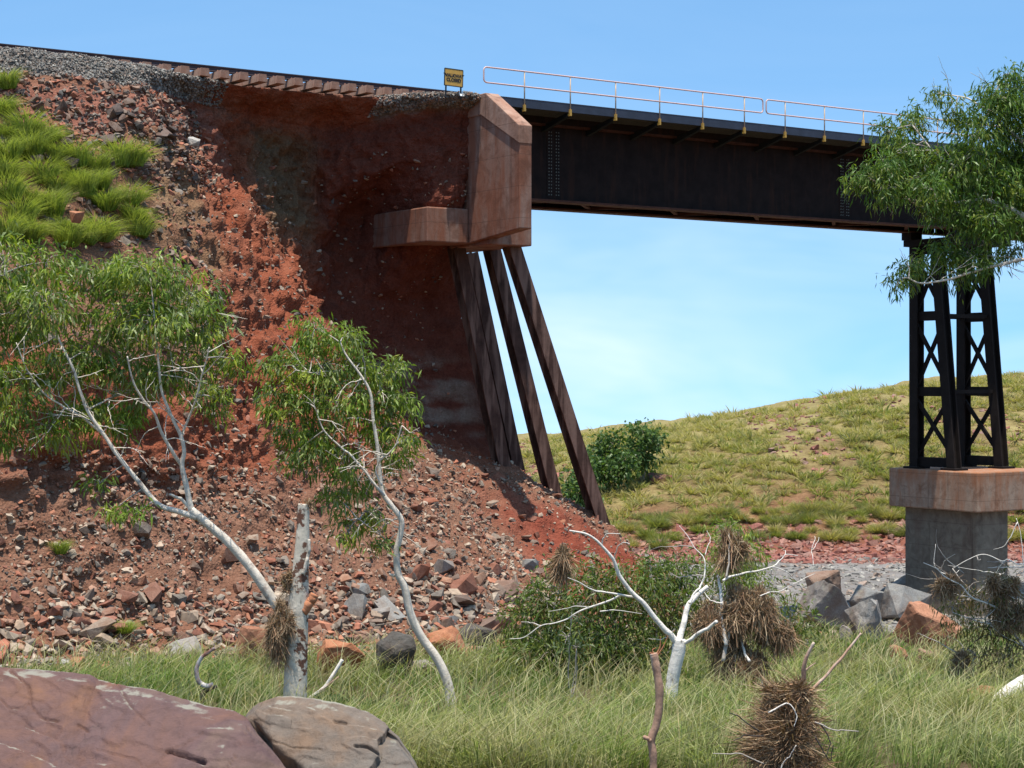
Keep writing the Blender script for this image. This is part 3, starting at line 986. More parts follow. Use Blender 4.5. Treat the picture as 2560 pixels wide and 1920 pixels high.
# ------------------------------------------------------------------ abutment: head wall, footing, pile cap, raking piles
def build_abutment():
    t = thing('bridge_abutment', W(-5, 2, 4.0), 'red-stained concrete abutment standing on bare raking piles beside the scoured bank', 'abutment')
    mb = MB()
    prof = [(-5.0, 4.30), (-2.3, 4.03), (2.3, 4.03), (5.0, 4.30), (5.0, 7.28), (3.25, 8.42), (-3.25, 8.42), (-5.0, 7.28)]
    mb.prism([(-5.25, a, b) for a, b in prof], (.43, 0, 0), W)
    hw = mb.obj('head_wall', M['abut'], t, bevel=0.03)
    # thickened coping along the top and the raked ends, standing proud of the river face
    cop = [(5.012, 6.75), (5.012, 7.285), (3.256, 8.43), (-3.25, 8.43), (-5.0, 7.285), (-5.0, 6.75), (-3.0, 7.8), (3.0, 7.8)]
    mb = MB()
    mb.prism([(-5.29, a, b) for a, b in cop], (.475, 0, 0), W)
    mb.obj('coping', M['abut_end'], t, bevel=0.025)
    mb = MB()
    mb.box((-6.72, -2.3, 4.02), (-5.26, 2.3, 5.06), W)
    mb.obj('footing', M['abut'], t, bevel=0.04)
    mb = MB()
    mb.box((-5.1, -3.3, 3.95), (-3.6, 3.25, 4.62), W)
    mb.obj('pile_cap', M['abut'], t, bevel=0.03)
    # bearing shelf behind the girder ends
    mb = MB()
    mb.box((-4.815, -2.2, 4.61), (-3.75, 2.2, 5.40), W)
    mb.obj('bearing_shelf', M['abut'], t, bevel=0.03)
    # H piles with flanges, raked towards the river
    piles = [(uvw(985, 545, 1.2), uvw(1085, 1010, 1.2)), (uvw(1014, 545, -.9), uvw(1130, 1085, -.9)),
             (uvw(1062, 545, 1.0), uvw(1212, 1140, 1.0)), (uvw(1104, 540, 2.7), uvw(1316, 1190, 2.7))]
    for a, b in piles:
        a, b = np.array(a), np.array(b)
        a[2] = 3.99
        d = (b - a) / np.linalg.norm(b - a)
        b = b + d * 1.2
        ex = np.cross((0, 1, 0), d)
        ex /= np.linalg.norm(ex)
        ey = np.cross(d, ex)
        H = [(-.21, -.2), (.21, -.2), (.21, -.168), (.02, -.168), (.02, .168), (.21, .168), (.21, .2), (-.21, .2), (-.21, .168), (-.02, .168), (-.02, -.168), (-.21, -.168)]
        mb = MB()
        L = np.linalg.norm(b - a)
        m = 26
        for i in range(m):
            p0, p1 = a + d * L * i / m, a + d * L * (i + 1) / m
        poly = [tuple(a + ex * x * 1.0 + ey * y) for x, y in H]
        mb.prism(poly, tuple(d * L), W)
        o = mb.obj('pile', M['pile'], t)
        fix_normals(o.data)
        # earth still stuck in the pile's web
        mb = MB()
        for f in R.uniform(.35, .85, 5):
            c = a + d * L * f
            V, F = ROCKV[int(R.integers(0, 20))]
            V2 = V * np.array([.5, .34, R.uniform(.8, 1.8)]) * R.uniform(.6, 1.0)
            mb.add(np.array([W(*(c + ex * (q[0] * .8) + ey * (q[1] * .6 + .1) + d * q[2])) for q in V2]), F)
        mb.obj('caked_earth', M['caked'], o)
    return t

M['pale_rock'] = m_rock('pale_rock', [(0.0, (0.46, 0.42, 0.37)), (1.0, (0.42, 0.39, 0.34))])
M['hill_rock'] = m_rock('hill_rock', [(0.0, (0.24, 0.10, 0.07)), (1.0, (0.20, 0.09, 0.07))])
M['caked'] = m_simple('caked_red_earth', (0.20, 0.07, 0.045), 0.95, 0, 0.3, 8, 0.03)
build_abutment()

# ------------------------------------------------------------------ bridge spans
def build_span(u0, u1, label, posts, sections):
    t = thing('bridge_span', W((u0 + u1) / 2, 0, 5.6), label, 'bridge')
    for v, far in ((1.0, 0), (-1.2, 1)):
        mb = MB()
        mb.box((u0, v - .012, 5.64), (u1, v + .012, 7.98), W)
        g = mb.obj('girder_web', M['steel'], t)
        for z0, z1, wd in ((5.58, 5.64, .26), (7.98, 8.04, .24)):
            mb = MB()
            mb.box((u0, v - wd, z0), (u1, v + wd, z1), W)
            mb.obj('girder_flange', M['flange'], g)
        # inner stiffeners
        s = -1 if v > 0 else 1
        uu = u0 + .6
        while uu < u1:
            mb = MB()
            mb.box((uu, v + s * .014, 5.642), (uu + .016, v + s * .2, 7.978), W)
            mb.obj('stiffener', M['steel'], g)
            uu += 1.9
        if not far:
            for uu in (posts[0] + 2.15, posts[0] + 15.0):
                if uu > u1 - 1:
                    continue
                mb = MB()
                mb.box((uu - .26, v + .0125, 5.72), (uu + .26, v + .024, 7.90), W)
                sp = mb.obj('splice_plate', M['steel'], g)
                mb = MB()
                for cx in (-.19, -.095, .095, .19):
                    for z in np.arange(5.82, 7.85, .105):
                        mb.box((uu + cx - .016, v + .0242, z - .016), (uu + cx + .016, v + .042, z + .016), W)
                o = mb.obj('bolt_rows', M['bolt'], sp)
                o['kind'] = 'stuff'
    # bracing between the girders, seen from below
    zz, uu = 1, u0 + .5
    while uu < u1 - 2:
        mb = MB()
        mb.beam(W(uu, .95 * zz - .1, 5.70), W(uu + 1.9, -.95 * zz - .1, 5.70), .12, .08)
        mb.obj('bottom_brace', M['flange'], t)
        zz *= -1
        uu += 1.9
    mb = MB()
    mb.box((u0, -1.5, 8.045), (u1, 1.25, 8.30), W)
    mb.obj('deck', M['steel'], t)
    # walkway: edge channel, grating, a tapered bracket at each post
    mb = MB()
    mb.box((u0 + .1, 2.42, 8.25), (u1 - .05, 2.46, 8.50), W)
    mb.box((u0 + .1, 2.36, 8.25), (u1 - .05, 2.418, 8.27), W)
    mb.obj('edge_channel', M['bluesteel'], t)
    mb = MB()
    mb.box((u0 + .1, 1.255, 8.272), (u1 - .05, 2.415, 8.30), W)
    for v in np.arange(1.30, 2.40, .09):
        mb.box((u0 + .1, v, 8.245), (u1 - .05, v + .012, 8.2715), W)
    mb.obj('walkway_grating', M['grating'], t)
    for u in posts:
        mb = MB()
        mb.prism([(u - .05, 1.013, 7.80), (u - .05, 1.013, 8.0), (u - .05, 2.41, 8.244), (u - .05, 2.41, 8.14)], (.02, 0, 0), W)
        mb.prism([(u - .05, 1.013, 7.79), (u - .05, 2.41, 8.13), (u - .05, 2.41, 8.14), (u - .05, 1.013, 7.80)], (.13, 0, 0), W)
        o = mb.obj('walkway_bracket', M['bracket'], t)
    for s0, s1 in sections:
        rail_ = bpy.data.objects.new('handrail', None)
        COL.objects.link(rail_)
        rail_.parent = t
        rail_.matrix_parent_inverse = Matrix.Translation(-t.location)
        rail_.location = (0, 0, 0)
        V = 2.5
        top, mid, rr = 9.35, 8.885, .11
        loop = []
        for (cu, cw, a0) in ((s1 - rr, top - rr, 90), (s1 - rr, mid + rr, 0), (s0 + rr, mid + rr, -90), (s0 + rr, top - rr, -180)):
            for k in range(7):
                a = math.radians(a0 - 15 * k)
                loop.append(W(cu + rr * math.cos(a), V, cw + rr * math.sin(a)))
        loop.append(loop[0])
        L = []
        for a, b in zip(loop[:-1], loop[1:]):
            a, b = np.array(a), np.array(b)
            m = max(1, int(np.linalg.norm(b - a) / 1.2))
            for j in range(m):
                L.append(a + (b - a) * j / m)
        L.append(np.array(loop[0]))
        mb = MB()
        mb.tube(L, .024, 8, cap=False)
        o = mb.obj('rail_loop', M['pinktube'], rail_, smooth=True)
        o.matrix_parent_inverse = Matrix.Identity(4)
        for u in posts:
            if not (s0 < u < s1):
                continue
            mb = MB()
            mb.tube([W(u, V, 8.24), W(u, V, 8.8), W(u, V, 9.34)], .021, 8)
            o = mb.obj('post', M['posttube'], rail_, smooth=True)
            o.matrix_parent_inverse = Matrix.Identity(4)
            mb = MB()
            mb.box((u - .032, 2.462, 8.20), (u + .032, 2.535, 8.33), W)
            mb.box((u - .03, 2.41, 8.13), (u + .03, 2.54, 8.199), W)
            o = mb.obj('post_bracket', M['yellow'], rail_)
            o.matrix_parent_inverse = Matrix.Identity(4)
    return t

M['bolt'] = m_simple('bolt_heads', (0.16, 0.15, 0.12), 0.5, 0.3, 0.2, 8, 0.0)
M['bracket'] = m_simple('bracket_green_grey', (0.022, 0.024, 0.021), 0.85, 0.0, 0.25, 6, 0.0)
M['posttube'] = m_simple('ochre_post_tube', (0.50, 0.36, 0.24), 0.5, 0.0, 0.15, 6, 0.0)
PX = [1133, 1232, 1330, 1425, 1518, 1608, 1696, 1781, 1865, 1946, 2025, 2103, 2180]
POST = [uvw(px, 240, 2.5)[0] for px in PX]
S1 = uvw(1648, 220, 2.5)[0]
S2 = uvw(1655, 220, 2.5)[0]
SM = 18.7
build_span(-4.45, SM, 'dark plate-girder bridge span with railed walkway between abutment and steel tower', [p for p in POST if p < SM],
           [(uvw(1045, 160, 2.5)[0], S1), (S2, SM - .15)])
build_span(SM + .05, SM + 23, 'next dark bridge span running off the picture behind the large gum tree', [SM + .6 + 1.76 * k for k in range(12)], [(SM + .2, SM + 11), (SM + 11.1, SM + 22)])

# ------------------------------------------------------------------ pier and tower
def build_pier():
    t = thing('bridge_pier', W(18.4, .3, -8.9), 'square concrete bridge pier with rust-streaked overhanging cap in the gravel bed', 'pier')
    mb = MB()
    mb.box((17.3, -1.42, -11.5), (19.05, 2.17, -5.0), W)
    mb.obj('column', M['pier'], t, bevel=0.05)
    mb = MB()
    mb.box((16.87, -1.85, -5.001), (20.9, 2.6, -3.52), W)
    mb.obj('cap', M['piercap'], t, bevel=0.05)

build_pier()

def build_tower():
    t = thing('steel_tower', W(18.7, 0, -3.5), 'dark riveted steel trestle tower with cross bracing on the pier cap', 'tower')
    zt, zb = 5.05, -3.44
    def leg(u, vt, vb):
        mb = MB()
        a, b = W(u, vt, zt), W(u, vb, zb)
        # built-up leg: two channels and a plate, closed at the outside
        for off in (-.17, .17):
            mb.beam(W(u + off, vt, zt), W(u + off, vb, zb), .06, .40, up=(CU, -SU, 0))
        mb.beam(a, b, .285, .05, up=(CU, -SU, 0))
        o = mb.obj('leg', M['tower'], t)
        mb = MB()
        mb.box((u - .36, vb - .36, -3.518), (u + .36, vb + .36, -3.44), W)
        mb.obj('base_plate', M['tower'], o)
        return (lambda z: vb + (vt - vb) * (z - zb) / (zt - zb))
    A = leg(17.45, -.95, -.95)
    B = leg(17.45, .10, .95)
    Cc = leg(20.1, -.95, -.95)
    D = leg(20.1, .10, .95)
    lv = [-3.25, -.55, 2.35, 4.9]
    for u in (17.45, 20.1):
        lo = A if u < 18 else Cc
        hi = B if u < 18 else D
        for z in lv:
            mb = MB()
            mb.beam(W(u, lo(z) + .12, z), W(u, hi(z) - .12, z), .16, .36)
            mb.obj('strut', M['tower'], t)
        for z0, z1 in zip(lv[:-1], lv[1:]):
            for sgn in (0, 1):
                a, b = (lo, hi) if sgn else (hi, lo)
                mb = MB()
                mb.beam(W(u + (.05 if sgn else -.05), a(z0), z0 + .25), W(u + (.05 if sgn else -.05), b(z1), z1 - .25), .09, .15, up=(CU, -SU, .1))
                mb.obj('brace', M['tower'], t)
    for f in (A, B):
        for z in lv[1:]:
            mb = MB()
            mb.beam(W(17.5, f(z), z), W(20.05, f(z), z), .1, .14)
            mb.obj('strut', M['tower'], t)
    mb = MB()
    mb.box((17.2, -1.4, 5.051), (20.35, 1.2, 5.30), W)
    mb.obj('head_beam', M['tower'], t)
    for u in (17.45, 20.1):
        for v in (1.0, -1.2):
            mb = MB()
            mb.box((u - .3, v - .25, 5.301), (u + .3, v + .25, 5.575), W)
            mb.obj('bearing', M['tower'], t)

build_tower()

# ------------------------------------------------------------------ the walkway sign
def build_sign():
    c = np.array(uvw(980, 186, 2.9))
    # upper edge seen falling to the right: the board faces the river bank, square to the walkway
    t = thing('walkway_sign', W(c[0], c[1], 8.42), 'small yellow sign reading WALKWAY CLOSED at the track edge by the abutment', 'sign')
    yaw = math.atan2(CU, SU) - math.radians(2)
    o = None
    mb = MB()
    hw, hh = .31, .25
    mb.box((-hw, -.008, -hh), (hw, .008, hh))
    panel = mb.obj('board', M['sign'], None)
    panel.parent = t
    panel.location = (0, 0, .42)
    panel.rotation_euler = (0, math.radians(1.5), yaw)
    mb = MB()
    for a, b in (((-hw, 0, -hh), (hw, 0, -hh)), ((-hw, 0, hh), (hw, 0, hh)), ((-hw, 0, -hh), (-hw, 0, hh)), ((hw, 0, -hh), (hw, 0, hh))):
        mb.beam(a, b, .024, .024, up=(0, 1, 0))
    fr = mb.obj('frame', M['black'], None)
    fr.parent = panel
    for txt, z in (('WALKWAY', .055), ('CLOSED', -.075)):
        cu = bpy.data.curves.new('lettering', 'FONT')
        cu.body = txt
        cu.size = .135
        cu.align_x = 'CENTER'
        cu.align_y = 'CENTER'
        cu.offset = .006
        cu.extrude = .002
        cu.materials.append(M['black'])
        tmp = bpy.data.objects.new('lettering_curve', cu)
        lme = bpy.data.meshes.new_from_object(tmp)
        bpy.data.objects.remove(tmp)
        lt = bpy.data.objects.new('lettering', lme)
        COL.objects.link(lt)
        lt.parent = panel
        lt.location = (0, -.012, z)
        lt.rotation_euler = (math.radians(90), 0, 0)
    mb = MB()
    for x in (-.24, .27):
        mb.beam((x, .03, -.6), (x, .03, .2), .04, .03, up=(0, 1, 0))
    po = mb.obj('post', M['black'], None)
    po.parent = panel
    c2 = W(c[0] + .42, c[1] + .02, 8.30)
    mb = MB()
    mb.box((-.2, -.01, 0), (.2, .01, .16))
    o = mb.obj('marker_board', M['white'], None)
    o.location = (c2[0], c2[1], c2[2] + .02)
    o.rotation_euler = (math.radians(-25), 0, yaw)
    tag(o, 'small white board leaning on the wall top under the yellow sign', 'board')

build_sign()

# ------------------------------------------------------------------ boulders that stand out
def boulder(name, px, py, Y, size, mat, label, yaw=0.0, tilt=(0, 0), seed=0, z=None, squash=None, sub=3, block=0.6, dz=0.0):
    """a single broken boulder: an angular hull, subdivided and roughened; size is (width, depth, height) in metres."""
    rg = np.random.default_rng(1000 + seed)
    n = 16
    p = rg.normal(size=(n, 3))
    p /= np.linalg.norm(p, axis=1)[:, None]
    p = np.sign(p) * np.abs(p) ** block
    p *= rg.uniform(0.82, 1.05, (n, 1))
    V, F = hull_mesh(p)
    V = V / np.abs(V).max(0)
    import bmesh
    me = mesh(name, V * 0.5 * np.array(size), F)
    bm = bmesh.new()
    bm.from_mesh(me)
    bmesh.ops.bevel(bm, geom=list(bm.edges), offset=min(size) * .035, segments=1, affect='EDGES', clamp_overlap=True)
    bmesh.ops.triangulate(bm, faces=bm.faces)
    for _ in range(sub):
        long = [e for e in bm.edges if e.calc_length() > max(size) * .09]
        if not long:
            break
        bmesh.ops.subdivide_edges(bm, edges=long, cuts=1)
        bmesh.ops.triangulate(bm, faces=bm.faces)
    bm.normal_update()
    co = np.array([v.co[:] for v in bm.verts])
    no = np.array([v.normal[:] for v in bm.verts])
    s = max(size)
    d = s * (0.030 * fbm(co / s * 3 + seed, 3) + 0.018 * fbm(co / s * 9 + seed, 3))
    co = co + no * d[:, None]
    for v, c in zip(bm.verts, co):
        v.co = c
    bm.to_mesh(me)
    bm.free()
    o = link(name, me, M[mat])
    c = at(px, py, Y)
    o.location = (c[0], c[1], c[2] if z is None else z)
    o.rotation_euler = (tilt[0], tilt[1], yaw)
    tag(o, label, 'boulder')
    return o

def G(x, y):
    return float(ground_z(np.array([x]), np.array([y]))[0])

def gb(name, px, py, size_px, dep, mat, label, seed, yaw=0., tilt=(0, 0), Y=None, **kw):
    """boulder whose foot stands where the sight line at py meets the ground."""
    if Y is None:
        lo, hi = 12.0, 85.0
        for _ in range(40):
            m = (lo + hi) / 2
            if (815 - FP * G((px - 1106) / FP * m, m) / m) > py:
                lo = m
            else:
                hi = m
        Y = lo
    w = size_px[0] / FP * Y
    h = size_px[1] / FP * Y
    return boulder(name, px, py - size_px[1] * .42, Y, (w, dep * w, h * 1.1), mat, label, yaw, tilt, seed, **kw)

gb('boulder', 556, 1440, (105, 95), .6, 'orange_rock', 'flat-faced orange slab standing in the grass behind the snapped gum trunk', 1, .15, (.35, 0))
gb('boulder', 742, 1452, (125, 85), .6, 'orange_rock', 'low brown slab in the grass just beyond the snapped gum trunk', 2, -.1, (.3, .1))
gb('boulder', 853, 1462, (95, 105), .9, 'black_rock', 'dark lichened boulder beside the curved gum stem', 3, .5, (.1, .2))
gb('boulder', 906, 1458, (75, 32), .7, 'grey_rock', 'small grey boulder at the foot of the dark lichened boulder', 4, .2)
gb('boulder', 398, 1432, (90, 52), .7, 'grey_rock', 'grey boulder at the edge of the grass left of the orange slab', 5, .4, (.1, -.1))
gb('boulder', 265, 1432, (80, 34), .8, 'orange_rock', 'small orange boulder half sunk in the grass edge', 6, .2)
gb('boulder', 965, 1425, (105, 75), .8, 'orange_rock', 'reddish broken slab heaped beyond the curved gum stem', 7, .7, (.25, .2))
gb('boulder', 1035, 1402, (85, 60), .8, 'black_rock', 'dark boulder under the leafy shrub at the talus foot', 8, .2, (.2, -.2))
gb('boulder', 900, 1375, (110, 52), .8, 'rock', 'brown flat boulder in the rubble above the dark lichened boulder', 9, .4, (.1, .15))
gb('boulder', 1085, 1340, (105, 45), .8, 'rock', 'wide red slab lying at the foot of the red talus', 10, .5, (.1, .1))
gb('boulder', 1083, 1312, (48, 52), .8, 'grey_rock', 'squarish grey boulder standing above the wide red slab', 11, .2, block=.4)
gb('boulder', 1150, 1330, (70, 72), .7, 'rock', 'split brown boulder leaning at the right foot of the talus', 12, .3, (.1, .45))
gb('boulder', 1005, 1352, (70, 45), .8, 'rock', 'purplish boulder in the middle of the toe rubble', 13, .9, (.2, .1))
gb('boulder', 1045, 1270, (85, 55), .7, 'caked', 'dark red slab of fallen bank lying on the talus', 14, .3, (.5, .35), Y=49.5)
gb('boulder', 725, 1335, (70, 62), .8, 'rock', 'brown block in the rubble right of the snapped trunk', 15, .3, (.1, .2), Y=42)
gb('boulder', 540, 1312, (62, 34), .8, 'pale_rock', 'pale whitish stone on the rubble left of the leaning limb', 16, .3, Y=43)
gb('boulder', 1805, 1362, (150, 112), .8, 'grey_rock', 'big grey overhanging boulder with dark hollow beneath, left of the pier', 20, .3, (.15, .3))
gb('boulder', 1875, 1382, (125, 95), .8, 'grey_rock', 'speckled grey boulder between the overhanging one and the orange slab', 21, .8, (.1, .3))
gb('boulder', 1900, 1338, (130, 72), .8, 'grey_rock', 'flat brownish-grey boulder behind the speckled one', 22, .2, (.15, .35))
gb('boulder', 1955, 1342, (110, 80), .8, 'grey_rock', 'rounded grey boulder against the foot of the pier', 23, .5, (.1, .3))
gb('boulder', 2010, 1402, (135, 95), .6, 'orange_rock', 'bright orange tilted slab beside the pier', 24, -.5, (.2, .5), block=.4)
gb('boulder', 1935, 1292, (75, 50), .8, 'grey_rock', 'pale grey slab propped in the gravel left of the pier', 25, .2, (.3, -.4))
gb('boulder', 1790, 1292, (105, 62), .8, 'rock', 'brown mottled boulder behind the overhanging grey one', 26, .2, (.1, .0))
gb('boulder', 1824, 1395, (32, 44), .6, 'grey_rock', 'small upright grey stone in front of the overhanging boulder', 27, .2, (.1, .2))
gb('boulder', 1935, 1425, (55, 32), .7, 'orange_rock', 'small orange stone in the grass before the speckled boulder', 28, .5, (.1, .4))
gb('boulder', 2010, 1442, (60, 40), .7, 'rock', 'brown stone in the grass below the orange tilted slab', 29, .3, (.1, .2))
gb('boulder', 1430, 1078, (70, 62), .8, 'hill_rock', 'square red outcrop under the bush on the far hillside', 30, .2, block=.4, Y=106)
gb('boulder', 1890, 1108, (92, 42), .8, 'hill_rock', 'long red boulder lying on the far hillside', 31, -.4, (0, -.35), Y=103)
gb('boulder', 1850, 1128, (40, 34), .8, 'hill_rock', 'small red boulder below the long one on the hillside', 32, .3, Y=102)
gb('boulder', 2122, 1510, (70, 34), .8, 'orange_rock', 'small brown rock in the grass by the white fallen trunk', 33, .3)
gb('boulder', 418, 312, (28, 15), .8, 'pale_rock', 'pale flat stone alone on the upper scoured slope', 34, .3, (.5, .2), Y=47.3)
gb('boulder', 165, 478, (36, 26), .9, 'orange_rock', 'tan stone between tussocks high on the embankment', 35, .3, (.5, .2), Y=41.0)

# ------------------------------------------------------------------ the two foreground slabs
def slab(name, ridge, yr, reach, drop, back, seed, mat, label, cracks=(), ledges=(), lip=0.10):
    """a boulder whose crest runs along the given sight-line points; its face slopes down towards the camera.
    cracks are open joints and ledges small steps, both along surveyed lines on the face."""
    K = np.array(ridge, float)
    nx = 320
    xs = np.linspace(K[0, 0], K[-1, 0], nx)
    ys = np.interp(xs, K[:, 0], K[:, 1])
    yd = np.interp(xs, K[:, 0], K[:, 2])
    X = (xs - 1106) / FP * yd
    Zr = (815 - ys) / FP * yd
    t = np.concatenate([np.linspace(-1, 0, 24)[:-1], np.linspace(0, 1, 180), np.linspace(1, 1.4, 10)[1:]])
    Xg, T = np.meshgrid(X, t, indexing='ij')
    Zg = np.repeat(Zr[:, None], len(t), 1)
    Yg = np.repeat(yd[:, None], len(t), 1)
    f = np.clip(T, 0, 1)
    b = np.clip(-T, 0, 1)
    lipd = lip * (1 - np.exp(-f * 14))
    Yn = Yg - reach * f - lipd * .6 + back * b
    Zn = Zg - drop * f ** 1.12 - lipd * .5 - 1.9 * b ** 1.4
    Zn = Zn - np.clip(T - 1, 0, 1) * 3
    e0 = sstep(0, .03, (Xg - X[0]) / (X[-1] - X[0]))
    e1 = sstep(0, .05, (X[-1] - Xg) / (X[-1] - X[0]))
    Zn = Zn - (1 - e0 * e1) * .5
    P = np.stack([Xg, Yn, Zn], -1)
    q = P + seed
    n = grid_normals(P)
    if n[160, 110] @ np.array([0, -1, .6]) < 0:
        n = -n
    # bedding: shallow broken sheets lying nearly along the face
    sheet = fbm(np.stack([q[..., 0] * .55 + q[..., 2] * .9, q[..., 1] * .5, q[..., 2] * 1.6], -1), 4)
    terr = sum(sstep(a - .012, a + .012, sheet) for a in (-.32, -.12, .1, .3)) * .012
    d = 0.06 * fbm(q * 0.7, 3) + 0.012 * fbm(q * 4, 4) + 0.006 * fbm(q * 14, 3) + terr * sstep(.01, .06, f)
    P = P + n * d[..., None]
    px = 1106 + FP * P[..., 0] / P[..., 1]
    py = 815 - FP * P[..., 2] / P[..., 1]
    wob = 5.0 * fbm(np.stack([px * .03, py * .03, 0 * px + seed], -1), 3)
    def dist(line):
        best = np.full(px.shape, 1e9)
        side = np.zeros(px.shape)
        for (x0, y0), (x1, y1) in zip(line[:-1], line[1:]):
            dx, dy = x1 - x0, y1 - y0
            tt = np.clip(((px + wob - x0) * dx + (py + wob - y0) * dy) / (dx * dx + dy * dy), 0, 1)
            dd = np.hypot(px + wob - x0 - tt * dx, py + wob - y0 - tt * dy)
            sg = np.sign((px + wob - x0) * dy - (py + wob - y0) * dx)
            m = dd < best
            best = np.where(m, dd, best)
            side = np.where(m, sg, side)
        return best, side
    g = np.zeros(px.shape)
    for line, wd, dp in cracks:
        dd, _ = dist(line)
        g = g - dp * np.exp(-(dd / wd) ** 2)
    for line, wd, dp in ledges:
        dd, sd = dist(line)
        g = g - dp * np.where(sd > 0, np.exp(-dd / wd), 0)
    P = P + n * (g * sstep(-.02, .02, T))[..., None]
    me = mesh(name, P.reshape(-1, 3), grid_faces(*P.shape[:2]), None, True)
    fix_normals(me)
    o = link(name, me, M[mat])
    return tag(o, label, 'boulder')

def m_slab(name, stops):
    m, nt, b = nodes(name)
    v = coords(nt)
    vs = coords(nt, (1.0, 1.0, 1.25))
    n1 = noise(nt, v, 0.9, 7, 0.6, 0.6)
    rp = ramp(nt, stops)
    nt.links.new(n1, rp.inputs['Fac'])
    n2 = noise(nt, vs, 9, 8, 0.7, 0.3)
    cc = ramp(nt, [(0.28, (0.72, 0.70, 0.68)), (0.5, (1, 1, 1)), (0.74, (1.22, 1.2, 1.16))])
    nt.links.new(n2, cc.inputs['Fac'])
    c = mixc(nt, 1.0, rp.outputs['Color'], cc.outputs['Color'], 'MULTIPLY')
    # thin dark cracks
    vo = N(nt, 'ShaderNodeTexVoronoi', Scale=0.55)
    vo.feature = 'DISTANCE_TO_EDGE'
    dn = nt.nodes.new('ShaderNodeVectorMath')
    dn.operation = 'ADD'
    no = N(nt, 'ShaderNodeTexNoise', Scale=1.4, Detail=8.0)
    nt.links.new(v, no.inputs['Vector'])
    nt.links.new(vs, dn.inputs[0])
    nt.links.new(no.outputs['Color'], dn.inputs[1])
    nt.links.new(dn.outputs[0], vo.inputs['Vector'])
    f = mrange(nt, vo.outputs['Distance'], 0.0, 0.006, 0.6, 0.0)
    n5 = noise(nt, v, 0.8, 3, 0.5)
    mm = nt.nodes.new('ShaderNodeMath')
    mm.operation = 'MULTIPLY'
    nt.links.new(f, mm.inputs[0])
    nt.links.new(mrange(nt, n5, 0.50, 0.58), mm.inputs[1])
    c = mixc(nt, mm.outputs[0], c, (0.035, 0.022, 0.018))
    # grey lichen skin on the upward crest and in blotches
    ge = nt.nodes.new('ShaderNodeNewGeometry')
    sp = nt.nodes.new('ShaderNodeSeparateXYZ')
    nt.links.new(ge.outputs['Normal'], sp.inputs['Vector'])
    n4 = noise(nt, v, 3.2, 8, 0.7, 0.5)
    ad = nt.nodes.new('ShaderNodeMath')
    ad.operation = 'MULTIPLY_ADD'
    ad.inputs[1].default_value = 0.8
    nt.links.new(n4, ad.inputs[0])
    nt.links.new(sp.outputs['Z'], ad.inputs[2])
    c = mixc(nt, mrange(nt, ad.outputs[0], 1.38, 1.46, 0, 0.7), c, (0.30, 0.285, 0.22))
    nt.links.new(c, b.inputs['Base Color'])
    b.inputs['Roughness'].default_value = 0.7
    b.inputs['Specular IOR Level'].default_value = 0.3
    k = bump(nt, b, n2, 0.6, 0.04)
    k = bump(nt, b, noise(nt, v, 45, 5, 0.75), 0.5, 0.012, k)
    bump(nt, b, mm.outputs[0], -0.6, 0.02, k)
    return m

M['slab'] = m_slab('purple_brown_slab', [(0.36, (0.19, 0.088, 0.045)), (0.47, (0.135, 0.067, 0.050)), (0.56, (0.115, 0.064, 0.058)), (0.68, (0.14, 0.086, 0.065))])
M['slab2'] = m_slab('grey_brown_slab', [(0.36, (0.19, 0.12, 0.075)), (0.45, (0.155, 0.118, 0.09)), (0.56, (0.145, 0.122, 0.10)), (0.68, (0.18, 0.165, 0.14))])
# left slab, crest falling to the right; right slab, standing behind its end
def z4(*pts):
    return [(a * .4297, 1365 + b * .4297) for a, b in pts]
slab('boulder', [(-420, 1380, 15.6), (-150, 1420, 15.5), (0, 1435, 15.4), (120, 1449, 15.3), (195, 1459, 15.2), (212, 1470, 15.2), (330, 1490, 15.0), (400, 1512, 14.9), (455, 1528, 14.8), (505, 1538, 14.7), (530, 1556, 14.6), (548, 1585, 14.5), (600, 1640, 14.4), (650, 1700, 14.2), (690, 1760, 14.1)],
     15, 2.1, 1.35, 1.5, 5, 'slab', 'large purple-brown rock slab filling the lower left corner',
     cracks=[(z4((65, 210), (140, 270), (155, 370), (210, 430), (295, 450)), 1.6, .035), (z4((590, 265), (640, 350), (690, 410), (750, 465)), 1.3, .022), (z4((0, 335), (40, 380), (120, 385), (150, 350)), 1.5, .03),
             (z4((850, 605), (930, 615), (1020, 650)), 4.0, .07), (z4((1250, 490), (1210, 560), (1150, 660), (1120, 720)), 1.2, .025), (z4((400, 470), (440, 498)), 2.0, .03), (z4((480, 585), (600, 620), (690, 640), (720, 684)), 1.2, .02), (z4((1025, 500), (900, 575), (740, 690)), 1.1, .015)],
     ledges=[(z4((160, 490), (300, 545), (310, 610), (400, 690)), 26, .03), (z4((0, 560), (140, 600), (300, 684)), 22, .025)])
slab('boulder', [(515, 1640, 16.2), (522, 1575, 16.3), (535, 1545, 16.3), (560, 1522, 16.3), (600, 1508, 16.2), (640, 1507, 16.2), (690, 1515, 16.1), (745, 1527, 16.0), (795, 1540, 15.9), (830, 1562, 15.8), (860, 1590, 15.7), (885, 1625, 15.6), (905, 1665, 15.5), (930, 1740, 15.4)],
     15, 1.25, 1.25, 1.3, 23, 'slab2', 'smaller brown rock with grey crest beside the large slab',
     cracks=[(z4((1300, 510), (1400, 565), (1500, 580), (1620, 595)), 1.2, .02), (z4((1780, 570), (1850, 580), (1900, 610)), 2.5, .05), (z4((1690, 460), (1740, 465)), 3, .03), (z4((1280, 490), (1330, 560), (1420, 640), (1520, 720)), 9, .16)],
     ledges=[(z4((1950, 480), (1895, 545), (1905, 620), (1860, 684)), 60, .07)])

